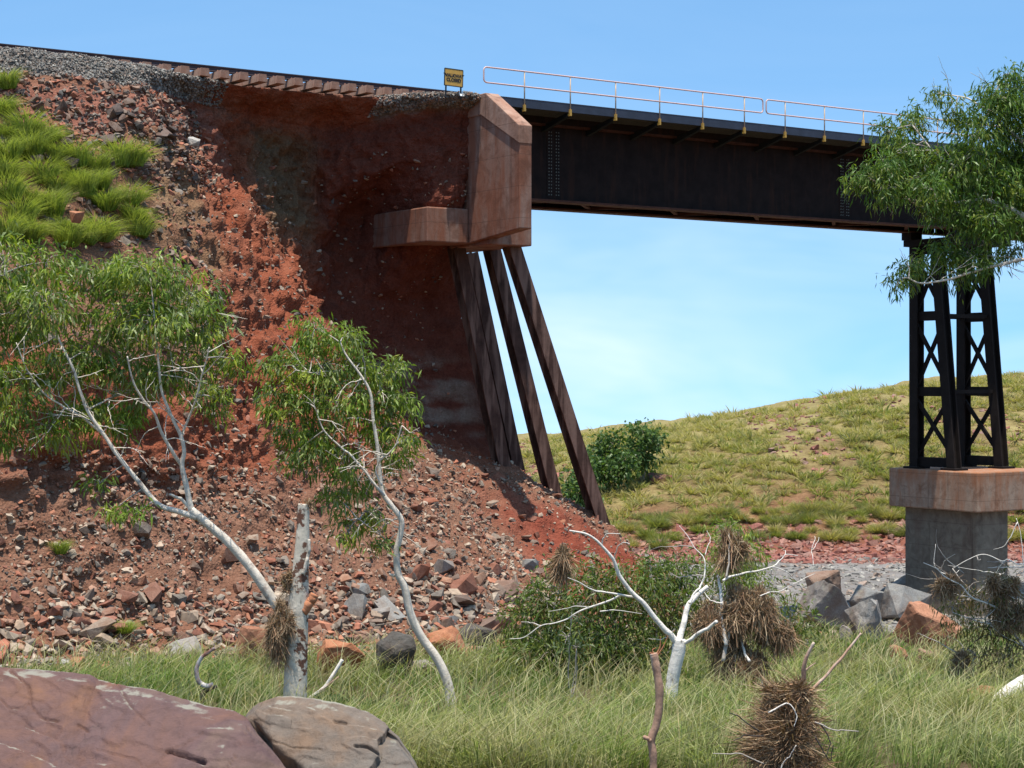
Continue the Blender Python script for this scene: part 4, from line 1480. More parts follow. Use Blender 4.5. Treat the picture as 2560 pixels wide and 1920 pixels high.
# ------------------------------------------------------------------ foliage helpers
def leaves(mb, pos, dirs, L, Wd, cols, bend=0.2):
    """narrow bent leaves, two triangles each."""
    k = len(pos)
    d = dirs / (np.linalg.norm(dirs, axis=1)[:, None] + 1e-9)
    rnd = R.normal(size=(k, 3))
    s = np.cross(d, rnd)
    s /= np.linalg.norm(s, axis=1)[:, None] + 1e-9
    nn = np.cross(s, d)
    mid = pos + d * (L * 0.5)[:, None] + nn * (L * bend * R.uniform(-.6, 1, k))[:, None]
    tip = pos + d * L[:, None] + np.array([0, 0, -1.0]) * (L * bend)[:, None]
    V = np.stack([pos, mid + s * Wd[:, None] / 2, tip, mid - s * Wd[:, None] / 2], 1).reshape(-1, 3)
    i = np.arange(k)[:, None] * 4
    F = np.concatenate([i + np.array([0, 1, 3]), i + np.array([1, 2, 3])])
    mb.add(V, F, np.repeat(cols, 4, axis=0))

def blades(mb, pos, dirs, L, Wd, cols, droop=0.35, tipcol=None):
    """grass blades: two segments and a tip."""
    k = len(pos)
    d = dirs / (np.linalg.norm(dirs, axis=1)[:, None] + 1e-9)
    a = R.uniform(0, 2 * math.pi, k)
    s = np.stack([np.cos(a), np.sin(a), np.zeros(k)], -1) * (Wd / 2)[:, None]
    h = d * np.array([1, 1, 0])
    h /= np.linalg.norm(h, axis=1)[:, None] + 1e-6
    mid = pos + d * (L * .55)[:, None]
    tip = pos + d * (L * .95)[:, None] + h * (L * droop)[:, None] - np.array([0, 0, 1.]) * (L * droop * .55)[:, None]
    V = np.stack([pos - s, pos + s, mid + s * .8, mid - s * .8, tip], 1).reshape(-1, 3)
    i = np.arange(k)[:, None] * 5
    F = np.concatenate([i + np.array([0, 1, 2]), i + np.array([0, 2, 3]), i + np.array([3, 2, 4])])
    C = np.repeat(cols, 5, axis=0)
    if tipcol is not None:
        C = C.reshape(k, 5, 3).copy()
        C[:, 2:4] = C[:, 2:4] * .5 + tipcol[:, None] * .5
        C[:, 4] = tipcol
        C = C.reshape(-1, 3)
    mb.add(V, F, C)

GUM = [(0.18, 0.255, 0.035), (0.22, 0.29, 0.045), (0.25, 0.30, 0.07), (0.13, 0.195, 0.03), (0.30, 0.33, 0.04), (0.25, 0.29, 0.12)]

def branch(P, r0, r1, n=10, seg=7, wig=0.0):
    P = np.asarray(P, float)
    m = max(6, len(P) * seg)
    Q = catmull(P, m)
    t = np.linspace(0, 1, m)
    if wig:
        Q = Q + wig * np.stack([vnoise(np.stack([t * 9 + P[0, 0] * 7 + k * 5.1, t * 0, t * 0 + k], -1)) for k in range(3)], -1) * np.sin(np.pi * np.clip(t * 1.1, 0, 1))[:, None]
    r = r0 + (r1 - r0) * t ** 0.85
    r = r * (1 + 0.05 * vnoise(np.stack([t * 14 + P[0, 2] * 3, t * 0, t * 0 + P[0, 0]], -1)))
    return Q, r

def crown(tree, wood, clumps, Y, depth, per, leafL, leafW, cols, name='crown', hang=0.62, sprayr=0.13, twigs=True, parent_mat='leaf', n_leaf=(7, 13)):
    """leaf sprays spread through the crown's clumps; a twig runs from the nearest limb to each spray group."""
    wood = np.concatenate(wood) if wood is not None else None
    mb = MB()
    tw = MB()
    for (px, py, rx, ry) in clumps:
        c = at(px, py, Y)
        sx, sz = rx / FP * Y, ry / FP * Y
        c[1] += R.normal(0, depth * .35)
        sy = max(.5 * (sx + sz) * 1.0, .12)
        k = max(5, int(per * rx * ry / 1000))
        d = R.normal(size=(k, 3))
        d /= np.linalg.norm(d, axis=1)[:, None]
        rad = R.random((k, 1)) ** .42
        pts = c + d * rad * np.array([sx, sy, sz])
        # twig from wood to the clump, and to a few sprays
        if twigs and wood is not None:
            w = wood[np.argmin(np.linalg.norm((wood - c) * np.array([1, .5, 1]) + np.array([0, 0, 0.0]), axis=1))]
            q = np.stack([w, w + (c - w) * .5 + np.array([0, 0, .1]) * sz, c])
            if np.linalg.norm(c - w) < .75:
                tw.tube(catmull(q, 8), np.linspace(.011, .005, 8), 5)
            for s in R.choice(k, min(k, 9), replace=False):
                q = np.stack([c, (c + pts[s]) / 2 + np.array([0, 0, .12 * sz]), pts[s]])
                tw.tube(catmull(q, 6), np.linspace(.006, .0025, 6), 4)
        nl = R.integers(n_leaf[0], n_leaf[1], k)
        base = np.repeat(pts, nl, axis=0)
        m = len(base)
        out = np.repeat(d, nl, axis=0)
        # leaves sit along a short drooping shoot
        sh = R.normal(size=(m, 3)) * np.array([1, 1, .7]) * sprayr
        dirs = np.stack([R.normal(0, .42, m), R.normal(0, .42, m), -hang + R.normal(0, .45, m)], -1) + out * .35
        cc = palette(k, cols, .22)
        colr = np.repeat(cc, nl, axis=0) * R.uniform(.8, 1.2, (m, 1))
        leaves(mb, base + sh, dirs, R.uniform(.65, 1.2, m) * leafL, R.uniform(.7, 1.2, m) * leafW, colr)
    o = mb.obj(name, M[parent_mat], tree, col=True)
    if twigs and tw.n:
        t_ = tw.obj('twigs', M['twig'], tree, smooth=True)
        t_['kind'] = 'stuff'
    return o

def P_(pts, Y, dy=0.0, jit=0.0):
    out = []
    for k, p in enumerate(pts):
        q = at(p[0], p[1], Y)
        s = Y + dy * k / max(1, len(pts) - 1) + (R.normal(0, jit) if k else 0)
        out.append(at(p[0], p[1], s))
    return np.array(out)

def foot(px, py):
    lo, hi = 12.0, 85.0
    for _ in range(40):
        m = (lo + hi) / 2
        if (815 - FP * G((px - 1106) / FP * m, m) / m) > py:
            lo = m
        else:
            hi = m
    return lo

# ------------------------------------------------------------------ straw and flood wrack
STRAW = [(0.36, 0.24, 0.14), (0.27, 0.17, 0.10), (0.45, 0.33, 0.21), (0.21, 0.13, 0.08), (0.33, 0.19, 0.11)]
def wrack(mb, c, rad, k, L=0.35, hang=0.5, cols=STRAW, wd=0.006, swirl=0.0):
    c0, rad0 = np.array(c, float), np.array(rad, float)
    n = 8
    for j in range(n):
        d = R.normal(size=3)
        d /= np.linalg.norm(d)
        wrack_one(mb, c0 + d * rad0 * R.uniform(.3, 1.05), rad0 * R.uniform(.2, .6, 3), int(k * 2.7 / n), L * .72, hang * 1.2, cols, wd * .62, swirl)

def wrack_one(mb, c, rad, k, L=0.35, hang=0.5, cols=STRAW, wd=0.006, swirl=0.0):
    """a mat of flood-borne stalks caught round a point: curved thin ribbons."""
    c = np.array(c, float)
    d = R.normal(size=(k, 3))
    d /= np.linalg.norm(d, axis=1)[:, None]
    p = c + d * (R.random((k, 1)) ** .4) * np.array(rad)
    t = R.normal(size=(k, 3))
    if swirl:
        t = t * .45 + swirl * np.cross(d, np.array([0.35, 0.5, 1.0]) + R.normal(0, .35, (k, 3)))
    t = t + np.array([0, 0, -hang * 1.6])
    t /= np.linalg.norm(t, axis=1)[:, None]
    ln = R.uniform(.5, 1.3, k) * L
    curl = R.normal(0, .34, (k, 3)) + np.array([0, 0, -hang * .25])
    s = np.cross(t, R.normal(size=(k, 3)))
    s /= np.linalg.norm(s, axis=1)[:, None]
    s *= (wd * R.uniform(.6, 1.5, k))[:, None]
    rows = []
    for f in (0, .33, .66, 1.0):
        x = p + t * (ln * (f - .4))[:, None] + curl * (ln * f * f)[:, None]
        rows += [x - s * (1 - .5 * f), x + s * (1 - .5 * f)]
    V = np.stack(rows, 1).reshape(-1, 3)
    i = np.arange(k)[:, None] * 8
    F = np.concatenate([i + np.array([a, a + 1, a + 3, a + 2]) for a in (0, 2, 4)])
    mb.add(V, F, np.repeat(palette(k, cols, .25), 8, axis=0))

def wrack_obj(name, items, label, parent=None):
    mb = MB()
    for it in items:
        wrack(mb, *it[0], **it[1])
    o = mb.obj(name, M['straw'], parent, col=True)
    if parent is None:
        tag(o, label, 'flood debris')
    return o

# ------------------------------------------------------------------ left gum
def px2r(w, Y):
    return w / 2 / FP * Y

LT = 0.76
def limb(tree, pts, Y, w0, w1, mat, name='limb', dy=0.0, n=10, wig=0.012, jit=0.0):
    Q, r = branch(P_(pts, Y, dy, jit), px2r(w0, Y) * LT, px2r(w1, Y) * LT, n, 7, wig)
    mb = MB()
    mb.tube(Q, r, n)
    mb.obj(name, M[mat], tree, smooth=True)
    return Q

def fine_twigs(t, limbs, k, length, mat='bark', up=.35):
    mb = MB()
    for _ in range(k):
        a_ = limbs[int(R.integers(0, len(limbs)))]
        i = int(R.integers(len(a_) // 4, len(a_)))
        p0 = a_[i]
        d_ = np.array([R.normal(0, 1), R.normal(-.2, .6), up + R.normal(0, .6)])
        d_ = d_ / np.linalg.norm(d_) * length * R.uniform(.4, 1.2)
        Q, r = branch(np.stack([p0, p0 + d_ * .5 + R.normal(0, .05, 3), p0 + d_ + np.array([0, 0, -.05])]), .0085, .0025, 5, 5, .012)
        mb.tube(Q, r, 5)
        q0 = Q[len(Q) // 2]
        e_ = d_ * .5 + R.normal(0, .10, 3)
        Q, r = branch(np.stack([q0, q0 + e_ * .6, q0 + e_]), .005, .002, 5, 4, .008)
        mb.tube(Q, r, 4)
    o = mb.obj('fine_branches', M[mat], t, smooth=True)
    o['kind'] = 'stuff'

def left_gum():
    Y = 22.6
    zb = G(at(637, 1520, Y)[0], Y)
    t = thing('gum_tree', (at(637, 1520, Y)[0], Y, zb), 'white-barked gum with snapped trunk and long leaning limb under a drooping green crown', 'tree')
    base = (815 - FP * zb / Y)
    Q, r = branch(P_([(633, base + 12), (637, 1510), (640, 1420), (643, 1330), (648, 1250), (653, 1180), (655, 1120), (656, 1088)], Y), px2r(58, Y), px2r(24, Y), 14, 9)
    t_ = np.linspace(0, 1, len(Q))
    r = px2r(1, Y) * np.interp(t_, [0, .15, .45, .6, .8, 1], [60, 52, 46, 36, 28, 25])
    mb = MB()
    mb.tube(Q, r, 16)
    mb.obj('trunk', M['stump_bark'], t, smooth=True)
    mb = MB()
    top = Q[-1]
    for k in range(7):
        a = R.uniform(0, 6.28)
        b = top + np.array([math.cos(a), math.sin(a), 0]) * .045
        mb.tube(np.stack([b - [0, 0, .08], b + [0, 0, R.uniform(.02, .10)]]), [.03, .004], 5)
    mb.obj('broken_top', M['torn_wood'], t)
    limb(t, [(655, 1320), (672, 1300), (680, 1284)], Y - .05, 30, 24, 'torn_wood', 'broken_stub')
    limb(t, [(655, 1240), (667, 1200), (668, 1165)], Y - .1, 12, 7, 'bark', 'stub')
    A = limb(t, [(632, 1352), (612, 1325), (592, 1300), (560, 1250), (528, 1208), (500, 1178), (470, 1150), (440, 1125), (412, 1102)], Y, 30, 24, 'bark', 'limb', -.2, 12)
    e = Y - .2
    B = limb(t, [(425, 1118), (385, 1105), (345, 1092), (310, 1055), (265, 1000), (230, 945), (195, 893), (175, 850), (157, 795), (128, 735), (112, 690)], e, 19, 5, 'bark', 'limb', -.3, 10)
    Cc = limb(t, [(414, 1106), (402, 1050), (392, 1005), (396, 975), (388, 940), (368, 890), (350, 840), (342, 780), (336, 720), (332, 670)], e, 18, 3, 'bark', 'limb', -.2, 10)
    D = limb(t, [(392, 1005), (372, 975), (348, 935), (332, 895), (305, 855), (285, 815), (275, 770)], e, 12, 4, 'bark', 'limb', -.6)
    E_ = limb(t, [(390, 950), (408, 900), (422, 860), (440, 800), (452, 750)], e, 8, 3, 'bark', 'limb', -.4)
    F_ = limb(t, [(225, 940), (185, 908), (140, 880), (100, 855), (60, 800), (35, 740)], e, 8, 3, 'bark', 'limb', -.4)
    H_ = limb(t, [(190, 885), (240, 860), (285, 845)], e, 6, 3, 'bark', 'limb', .4)
    I_ = limb(t, [(412, 1098), (385, 1075), (366, 1068)], e, 12, 6, 'bark', 'limb', -.1)
    J_ = limb(t, [(128, 735), (70, 690), (30, 640), (10, 590)], e, 5, 3, 'bark', 'limb', -.3)
    K_ = limb(t, [(340, 760), (385, 700), (430, 660)], e, 5, 3, 'bark', 'limb', .4)
    cl = [(-60, 620, 80, 110), (-60, 800, 80, 110), (20, 575, 65, 80), (92, 565, 62, 50), (35, 690, 70, 70), (115, 650, 80, 70), (45, 830, 75, 70), (135, 800, 65, 55), (15, 920, 50, 60), (115, 925, 50, 40), (165, 900, 60, 40),
          (200, 600, 50, 45), (265, 590, 70, 55), (330, 590, 85, 55), (400, 640, 75, 60), (260, 690, 75, 60), (345, 700, 80, 60), (435, 705, 55, 60), (425, 790, 65, 50), (500, 775, 38, 32),
          (270, 790, 65, 45), (350, 810, 60, 45), (200, 760, 60, 60), (195, 880, 50, 35), (480, 865, 22, 42), (300, 870, 40, 35), (217, 1045, 24, 24), (255, 1098, 11, 16), (313, 1102, 24, 18), (240, 920, 40, 35), (440, 850, 30, 30)]
    crown(t, [A, B, Cc, D, E_, F_, H_, I_, J_, K_], cl, Y - .05, .5, 9.5, .14, .027, GUM, sprayr=.085, n_leaf=(12, 22))
    fine_twigs(t, [B, Cc, D, E_, F_, H_, J_, K_], 58, .55)
    w = wrack_obj('flood_wrack', [((at(608, 1350, Y - .12), (.14, .13, .22), 700), dict(L=.3, hang=.8)), ((at(600, 1390, Y - .12), (.09, .09, .15), 250), dict(L=.3, hang=.9)),
                                 ((at(625, 1260, Y - .05), (.10, .10, .16), 160), dict(L=.2, hang=.3)), ((at(665, 1090, Y), (.05, .05, .06), 120), dict(L=.1, hang=.2))],
                  'brown flood straw caught in the fork of the snapped gum trunk')
left_gum()

def mid_gum():
    Y = foot(975, 1538)
    t = thing('gum_tree', (at(975, 1538, Y)[0], Y, G(at(975, 1538, Y)[0], Y)), 'slender crooked white gum sapling with a bushy crown in front of the talus', 'tree')
    A = [(977, 1550), (968, 1480), (945, 1425), (908, 1372), (886, 1322), (874, 1270), (860, 1240), (856, 1195), (864, 1155), (866, 1122), (846, 1092), (826, 1062), (820, 1012), (815, 960), (806, 905), (800, 850), (780, 812), (748, 768), (735, 740)]
    Q, r = branch(P_(A, Y, -.3), px2r(30, Y), px2r(5, Y), 12, 7, .004)
    r = px2r(1, Y) * np.interp(np.linspace(0, 1, len(Q)), [0, .04, .3, .6, 1], [30, 21, 15.5, 10.5, 3])
    mb = MB()
    mb.tube(Q, r, 12)
    mb.obj('trunk', M['bark'], t, smooth=True)
    B = limb(t, [(830, 1072), (808, 1045), (785, 1018), (758, 985), (735, 965), (700, 930), (680, 880)], Y - .3, 10, 3, 'bark', 'limb', -.25)
    C_ = limb(t, [(825, 1050), (812, 1020), (818, 1000), (832, 985), (855, 960), (868, 920)], Y - .3, 6, 3, 'bark', 'limb', -.2)
    D = limb(t, [(856, 1195), (830, 1165), (800, 1140), (770, 1118)], Y, 5, 3, 'twig', 'limb', -.2)
    E_ = limb(t, [(862, 1120), (840, 1128), (825, 1140)], Y, 5, 3, 'twig', 'limb')
    F_ = limb(t, [(803, 880), (812, 860), (822, 830), (815, 800)], Y, 6, 3, 'bark', 'limb', .2)
    H_ = limb(t, [(860, 1240), (850, 1243), (840, 1240)], Y, 10, 8, 'bark', 'stub')
    I_ = limb(t, [(790, 830), (740, 830), (690, 810), (640, 800)], Y, 5, 3, 'bark', 'limb', -.3)
    fine_twigs(t, [Q[len(Q) // 2:], B, C_, D, F_, I_], 42, .45)
    cl = [(682, 712, 50, 36), (745, 730, 50, 40), (625, 790, 58, 42), (700, 790, 72, 50), (785, 785, 55, 42), (845, 800, 40, 34), (592, 850, 36, 45), (650, 870, 72, 52), (730, 870, 72, 52), (808, 872, 55, 45), (860, 870, 45, 42),
          (635, 945, 52, 42), (705, 950, 55, 42), (872, 955, 38, 34), (690, 1010, 30, 28), (755, 1040, 52, 36), (730, 1075, 40, 34), (790, 1105, 42, 34), (755, 1145, 36, 30), (745, 985, 45, 34), (840, 990, 38, 34), (820, 930, 45, 40), (640, 980, 30, 26), (820, 1180, 26, 18)]
    crown(t, [Q, B, C_, D, E_, F_, I_], cl, Y + .1, .45, 11, .13, .028, GUM, sprayr=.08, n_leaf=(12, 22))
mid_gum()

def right_gum():
    Y = 26.5
    bx = 9.6
    t = thing('gum_tree', (bx, Y + .6, G(bx, Y + .6)), 'large gum reaching in from the right with dense drooping foliage over the bridge', 'tree')
    def q(*pts):
        return np.array([(a, b, c) for a, b, c in pts], float)
    T = q((bx, Y + .6, G(bx, Y + .6) - .3), (bx - .1, Y + .5, -2), (bx - .3, Y + .3, .5), (bx - .9, Y + .1, 2.2), (bx - 1.3, Y, 3.6), (bx - 1.7, Y, 4.6))
    Q, r = branch(T, .24, .05, 12, 9, .02)
    mb = MB()
    mb.tube(Q, r, 12)
    mb.obj('trunk', M['bark'], t, smooth=True)
    start = Q[len(Q) // 2]
    sp = lambda pts, w0, w1, dy: limb(t, pts, Y, w0, w1, 'bark', 'limb', dy, 9)
    A = sp([(2460, 610), (2330, 540), (2212, 468), (2150, 440), (2120, 432), (2060, 438), (2010, 425), (1960, 420)], 26, 5, 0)
    B = sp([(2440, 640), (2300, 575), (2212, 560), (2150, 575), (2095, 590), (2040, 605), (1990, 612), (1960, 600)], 12, 4, -.3)
    C_ = sp([(2420, 540), (2300, 380), (2200, 300), (2140, 240), (2160, 180)], 20, 5, .3)
    D = sp([(2120, 432), (2080, 380), (2020, 330), (1970, 270)], 9, 4, .2)
    E_ = sp([(2060, 438), (1990, 445), (1930, 405), (1880, 395)], 6, 3, -.2)
    F_ = sp([(2140, 240), (2080, 210), (2030, 205)], 6, 3, .2)
    H_ = sp([(2150, 575), (2120, 550), (2080, 545)], 6, 3, .2)
    fine_twigs(t, [A, B, C_, D, E_, F_, H_], 40, .55)
    cl = [(1852, 395, 32, 22), (1880, 380, 42, 32), (1905, 365, 48, 36), (1962, 335, 55, 48), (1925, 285, 26, 34), (1990, 265, 36, 45), (1895, 420, 36, 26), (2060, 370, 75, 60), (2000, 420, 60, 42), (1950, 400, 45, 40), (2105, 300, 65, 70), (2150, 215, 52, 48), (2195, 265, 65, 70),
          (2182, 160, 32, 26), (2028, 205, 26, 20), (2060, 250, 30, 32), (2150, 400, 75, 60), (2080, 470, 62, 40), (2010, 460, 36, 22), (2040, 550, 52, 32), (2105, 560, 42, 40), (2130, 490, 60, 42), (1932, 610, 32, 22), (1958, 580, 26, 30), (2000, 580, 26, 22), (2060, 590, 30, 26), (2215, 410, 65, 70), (2240, 320, 80, 80), (2230, 480, 60, 40), (2240, 200, 60, 70), (2320, 300, 100, 120), (2340, 440, 100, 80), (2200, 540, 40, 20)]
    crown(t, [A, B, C_, D, E_, F_, H_], cl, Y + .1, .6, 19, .13, .024, [(0.10, 0.18, 0.03), (0.13, 0.21, 0.035), (0.15, 0.22, 0.05), (0.08, 0.14, 0.03), (0.19, 0.23, 0.03)], sprayr=.09, n_leaf=(12, 22))
right_gum()

# ------------------------------------------------------------------ bleached dead tree
def z2(*pts):
    """plan reading of the survey detail sheet (river foreground)."""
    return [(1080 + a * .349, 1080 + b * .349) for a, b in pts]

def dead_tree():
    Y = foot(1452, 1552)
    t = thing('dead_tree', (at(1450, 1548, Y)[0], Y, G(at(1450, 1548, Y)[0], Y)), 'bleached white dead tree forking in the grass, its bare limbs spread wide', 'dead tree')
    Q, r = branch(P_(z2((1045, 1380), (1052, 1310), (1060, 1200), (1080, 1060), (1102, 950), (1112, 860)), Y), px2r(33, Y), px2r(27, Y), 14, 8, .006)
    r = px2r(1, Y) * np.interp(np.linspace(0, 1, len(Q)), [0, .1, .5, .9, 1], [36, 30, 28, 30, 26])
    mb = MB()
    mb.tube(Q, r, 14)
    mb.obj('trunk', M['dead_white'], t, smooth=True)
    def L(w0, w1, dy, *pts, n=9, mat='dead_white', name='limb'):
        return limb(t, z2(*pts), Y, w0 * .349, w1 * .349, mat, name, dy, n, .010)
    L(58, 14, -.4, (1102, 900), (1060, 840), (1020, 800), (950, 720), (890, 640), (840, 595), (790, 540), (740, 470), (710, 390), (680, 340), (630, 285), (590, 245), (530, 210), (430, 190))
    L(14, 5, -.6, (708, 385), (714, 330), (735, 290), (770, 264), (802, 272))
    L(14, 5, -.2, (630, 285), (640, 240), (668, 212), (745, 210))
    L(24, 6, -.5, (845, 600), (800, 600), (740, 588), (640, 572), (560, 550), (490, 510), (420, 482))
    L(20, 5, .5, (745, 590), (680, 625), (560, 665), (480, 700), (420, 740), (330, 768), (250, 780), (150, 850), (60, 860))
    L(8, 4, .6, (255, 780), (200, 760), (130, 755))
    L(10, 4, .4, (620, 690), (700, 685), (800, 695), (880, 705))
    L(8, 4, .4, (560, 665), (480, 660), (380, 680), (300, 690))
    L(56, 34, .3, (1108, 870), (1130, 790), (1150, 720), (1168, 650), (1205, 605), (1285, 535))
    L(24, 12, .2, (1172, 640), (1200, 590), (1235, 540), (1260, 490))
    L(12, 4, .3, (1262, 495), (1272, 400), (1252, 345), (1205, 295), (1155, 215), (1110, 160))
    L(7, 3, .2, (1270, 340), (1290, 280), (1300, 235), (1280, 190))
    L(36, 28, -.35, (1130, 890), (1180, 865), (1240, 825), (1300, 785), (1342, 752))
    L(10, 4, -.1, (1085, 850), (1070, 820), (1078, 800))
    L(7, 3, -.1, (1040, 850), (980, 865), (920, 858))
    mb = MB()
    for k in range(9):
        p = Q[int(R.integers(4, 14))] + np.array([R.normal(-.05, .03), -.135, 0])
        V, F = ROCKV[int(R.integers(0, 20))]
        mb.add(V * np.array([.05, .02, .06]) + p, F)
dead_tree()

def second_dead():
    Y = foot(1655, 1502)
    t = thing('dead_tree', (at(1655, 1502, Y)[0], Y, G(at(1655, 1502, Y)[0], Y)), 'leaning dead branches hung with brown flood straw behind the white tree', 'dead tree')
    def L(w0, w1, dy, *pts, n=8, mat='dead_white', name='limb'):
        return limb(t, z2(*pts), Y, w0 * .349, w1 * .349, mat, name, dy, n, .012)
    L(44, 30, .5, (1665, 1240), (1640, 1190), (1605, 1110), (1570, 1040), (1545, 990), mat='dead_white', name='trunk')
    L(26, 12, .6, (1545, 1000), (1510, 940), (1490, 850), (1460, 760), (1440, 700))
    L(34, 20, .4, (1380, 1000), (1420, 800), (1480, 650), (1510, 580), mat='twig')
    L(30, 24, .4, (1400, 900), (1372, 740), (1368, 600), (1350, 465))
    L(12, 4, .4, (1375, 640), (1300, 620), (1265, 570))
    L(22, 5, .5, (1380, 500), (1420, 475), (1500, 455), (1600, 440), (1690, 410), (1740, 370), (1768, 338), (1845, 345))
    L(7, 3, .5, (1768, 340), (1762, 318), (1755, 310))
    L(9, 4, .5, (1690, 412), (1780, 450), (1830, 500), (1868, 565), (1830, 578))
    L(10, 4, .4, (1610, 595), (1660, 575), (1740, 560), (1850, 500), (1900, 478), (1950, 455))
    L(9, 4, .3, (1682, 430), (1672, 500), (1650, 565), (1615, 585))
    L(18, 8, .4, (1400, 480), (1415, 380), (1420, 280), (1415, 205), (1400, 200), mat='twig')
    L(6, 3, .4, (1940, 410), (1932, 320), (1950, 240), (1945, 225), mat='dead_white')
    L(5, 3, .4, (1934, 310), (1965, 265), (1975, 230), mat='dead_white')
    L(12, 4, .3, (1260, 470), (1180, 465), (1110, 480), (1060, 455), mat='twig')
    L(9, 3, .3, (1190, 290), (1100, 285), (1000, 290), (930, 310), mat='twig')
    for items, lab in (
        ([(z2((1400, 720))[0], (.30, .3, .22), 1000), (z2((1290, 740))[0], (.22, .25, .20), 500), (z2((1340, 830))[0], (.16, .2, .24), 350)], 'brown straw mat draped over the leaning dead branch behind the white tree'),
        ([(z2((1540, 630))[0], (.26, .28, .18), 700), (z2((1620, 740))[0], (.22, .3, .34), 700), (z2((1720, 800))[0], (.20, .2, .22), 350)], 'reddish brown hanging straw and dry leaves right of the white tree'),
        ([(z2((1510, 1010))[0], (.36, .3, .20), 900), (z2((1420, 920))[0], (.24, .25, .20), 450), (z2((1590, 1060))[0], (.22, .2, .14), 300)], 'low brown straw heap round the bleached leaning log'),
        ([(z2((1440, 300))[0], (.16, .15, .22), 600)], 'small straw bundle caught high in the green clump'),
        ([(z2((385, 390))[0], (.12, .12, .22), 600)], 'cone of dry straw hung on a twig before the red talus')):
        mb = MB()
        for (p, rad, k) in items:
            c = at(p[0], p[1], Y + .3)
            wrack(mb, c, rad, k, L=.34, hang=.9, wd=.008)
        o = mb.obj('flood_debris', M['straw'], col=True)
        tag(o, lab, 'flood debris')
second_dead()

# ------------------------------------------------------------------ leafy shrubs behind the dead trees
SHRUB = [(0.24, 0.165, 0.07), (0.12, 0.175, 0.035), (0.14, 0.20, 0.04), (0.22, 0.26, 0.06), (0.11, 0.16, 0.035), (0.065, 0.10, 0.028), (0.14, 0.175, 0.05), (0.17, 0.20, 0.05)]
def shrub(clumps, px, py, label, per=32, L=.15, Wd=.030, cols=SHRUB, Y=None, depth=.7, hang=.35, stems=6, cat='shrub', name='leafy_shrub', n_leaf=(6, 11), sr=.13):
    if Y is None:
        Y = foot(px, py)
    x = at(px, py, Y)[0]
    t = thing(name, (x, Y, G(x, Y)), label, cat)
    wd = []
    for k in range(stems):
        c = clumps[int(R.integers(0, len(clumps)))]
        e = at(c[0], c[1], Y + R.normal(0, depth * .3))
        a = np.array([x + R.normal(0, .12), Y + R.normal(0, .1), G(x, Y) - .08])
        m = (a + e) / 2 + R.normal(0, .12, 3)
        Q, r = branch(np.stack([a, m, e]), .012 if cat == 'sapling' else .028, .005, 6, 6, .02)
        mb = MB()
        mb.tube(Q, r, 6)
        mb.obj('stem', M['twig'], t, smooth=True)
        wd.append(Q)
    crown(t, wd, clumps, Y, depth, per, L, Wd, cols, 'foliage', hang, sr, True, 'leaf', n_leaf)
    return t

shrub([(1215, 1235, 26, 30), (1165, 1262, 30, 22), (1180, 1300, 60, 40), (1150, 1350, 70, 55), (1230, 1340, 70, 60), (1190, 1400, 85, 55), (1130, 1420, 50, 40), (1240, 1430, 55, 35)], 1180, 1462, 'dense olive shrub at the talus foot, leftmost of the shrubs behind the white tree')
shrub([(1275, 1225, 24, 26), (1340, 1235, 30, 30), (1290, 1270, 60, 40), (1340, 1310, 65, 55), (1300, 1370, 75, 55), (1360, 1390, 60, 50), (1310, 1430, 70, 35), (1400, 1250, 40, 40)], 1310, 1468, 'dense olive shrub directly behind the left fork of the white tree')
shrub([(1405, 1215, 24, 26), (1420, 1275, 52, 48), (1470, 1240, 55, 45), (1430, 1340, 60, 55), (1400, 1420, 55, 40), (1490, 1300, 45, 45)], 1430, 1462, 'dark leafy shrub between the two limbs of the white tree')
shrub([(1570, 1150, 42, 30), (1600, 1190, 45, 45), (1555, 1210, 40, 48), (1580, 1250, 50, 45), (1620, 1240, 36, 42)], 1575, 1440, 'tall bright green clump rising above the straw-hung branches', 40, .15, .026, GUM, stems=5)
shrub([(1680, 1300, 55, 45), (1720, 1340, 45, 50), (1700, 1390, 60, 42), (1650, 1420, 45, 30), (1750, 1390, 26, 40)], 1700, 1445, 'thin green shrub right of the straw heap, before the grey boulders', 22)
shrub([(1235, 1330, 22, 20), (1225, 1380, 26, 26), (1245, 1400, 20, 24)], 1238, 1540, 'small thin sapling standing alone in the grass left of the white tree', 14, .11, .02, [(0.15, 0.19, 0.10), (0.11, 0.15, 0.07)], stems=3, cat='sapling', name='sapling')

# ------------------------------------------------------------------ brushwood at the right edge
def z5(*pts):
    return [(1728 + a * .2865, 993.6 + b * .2865) for a, b in pts]

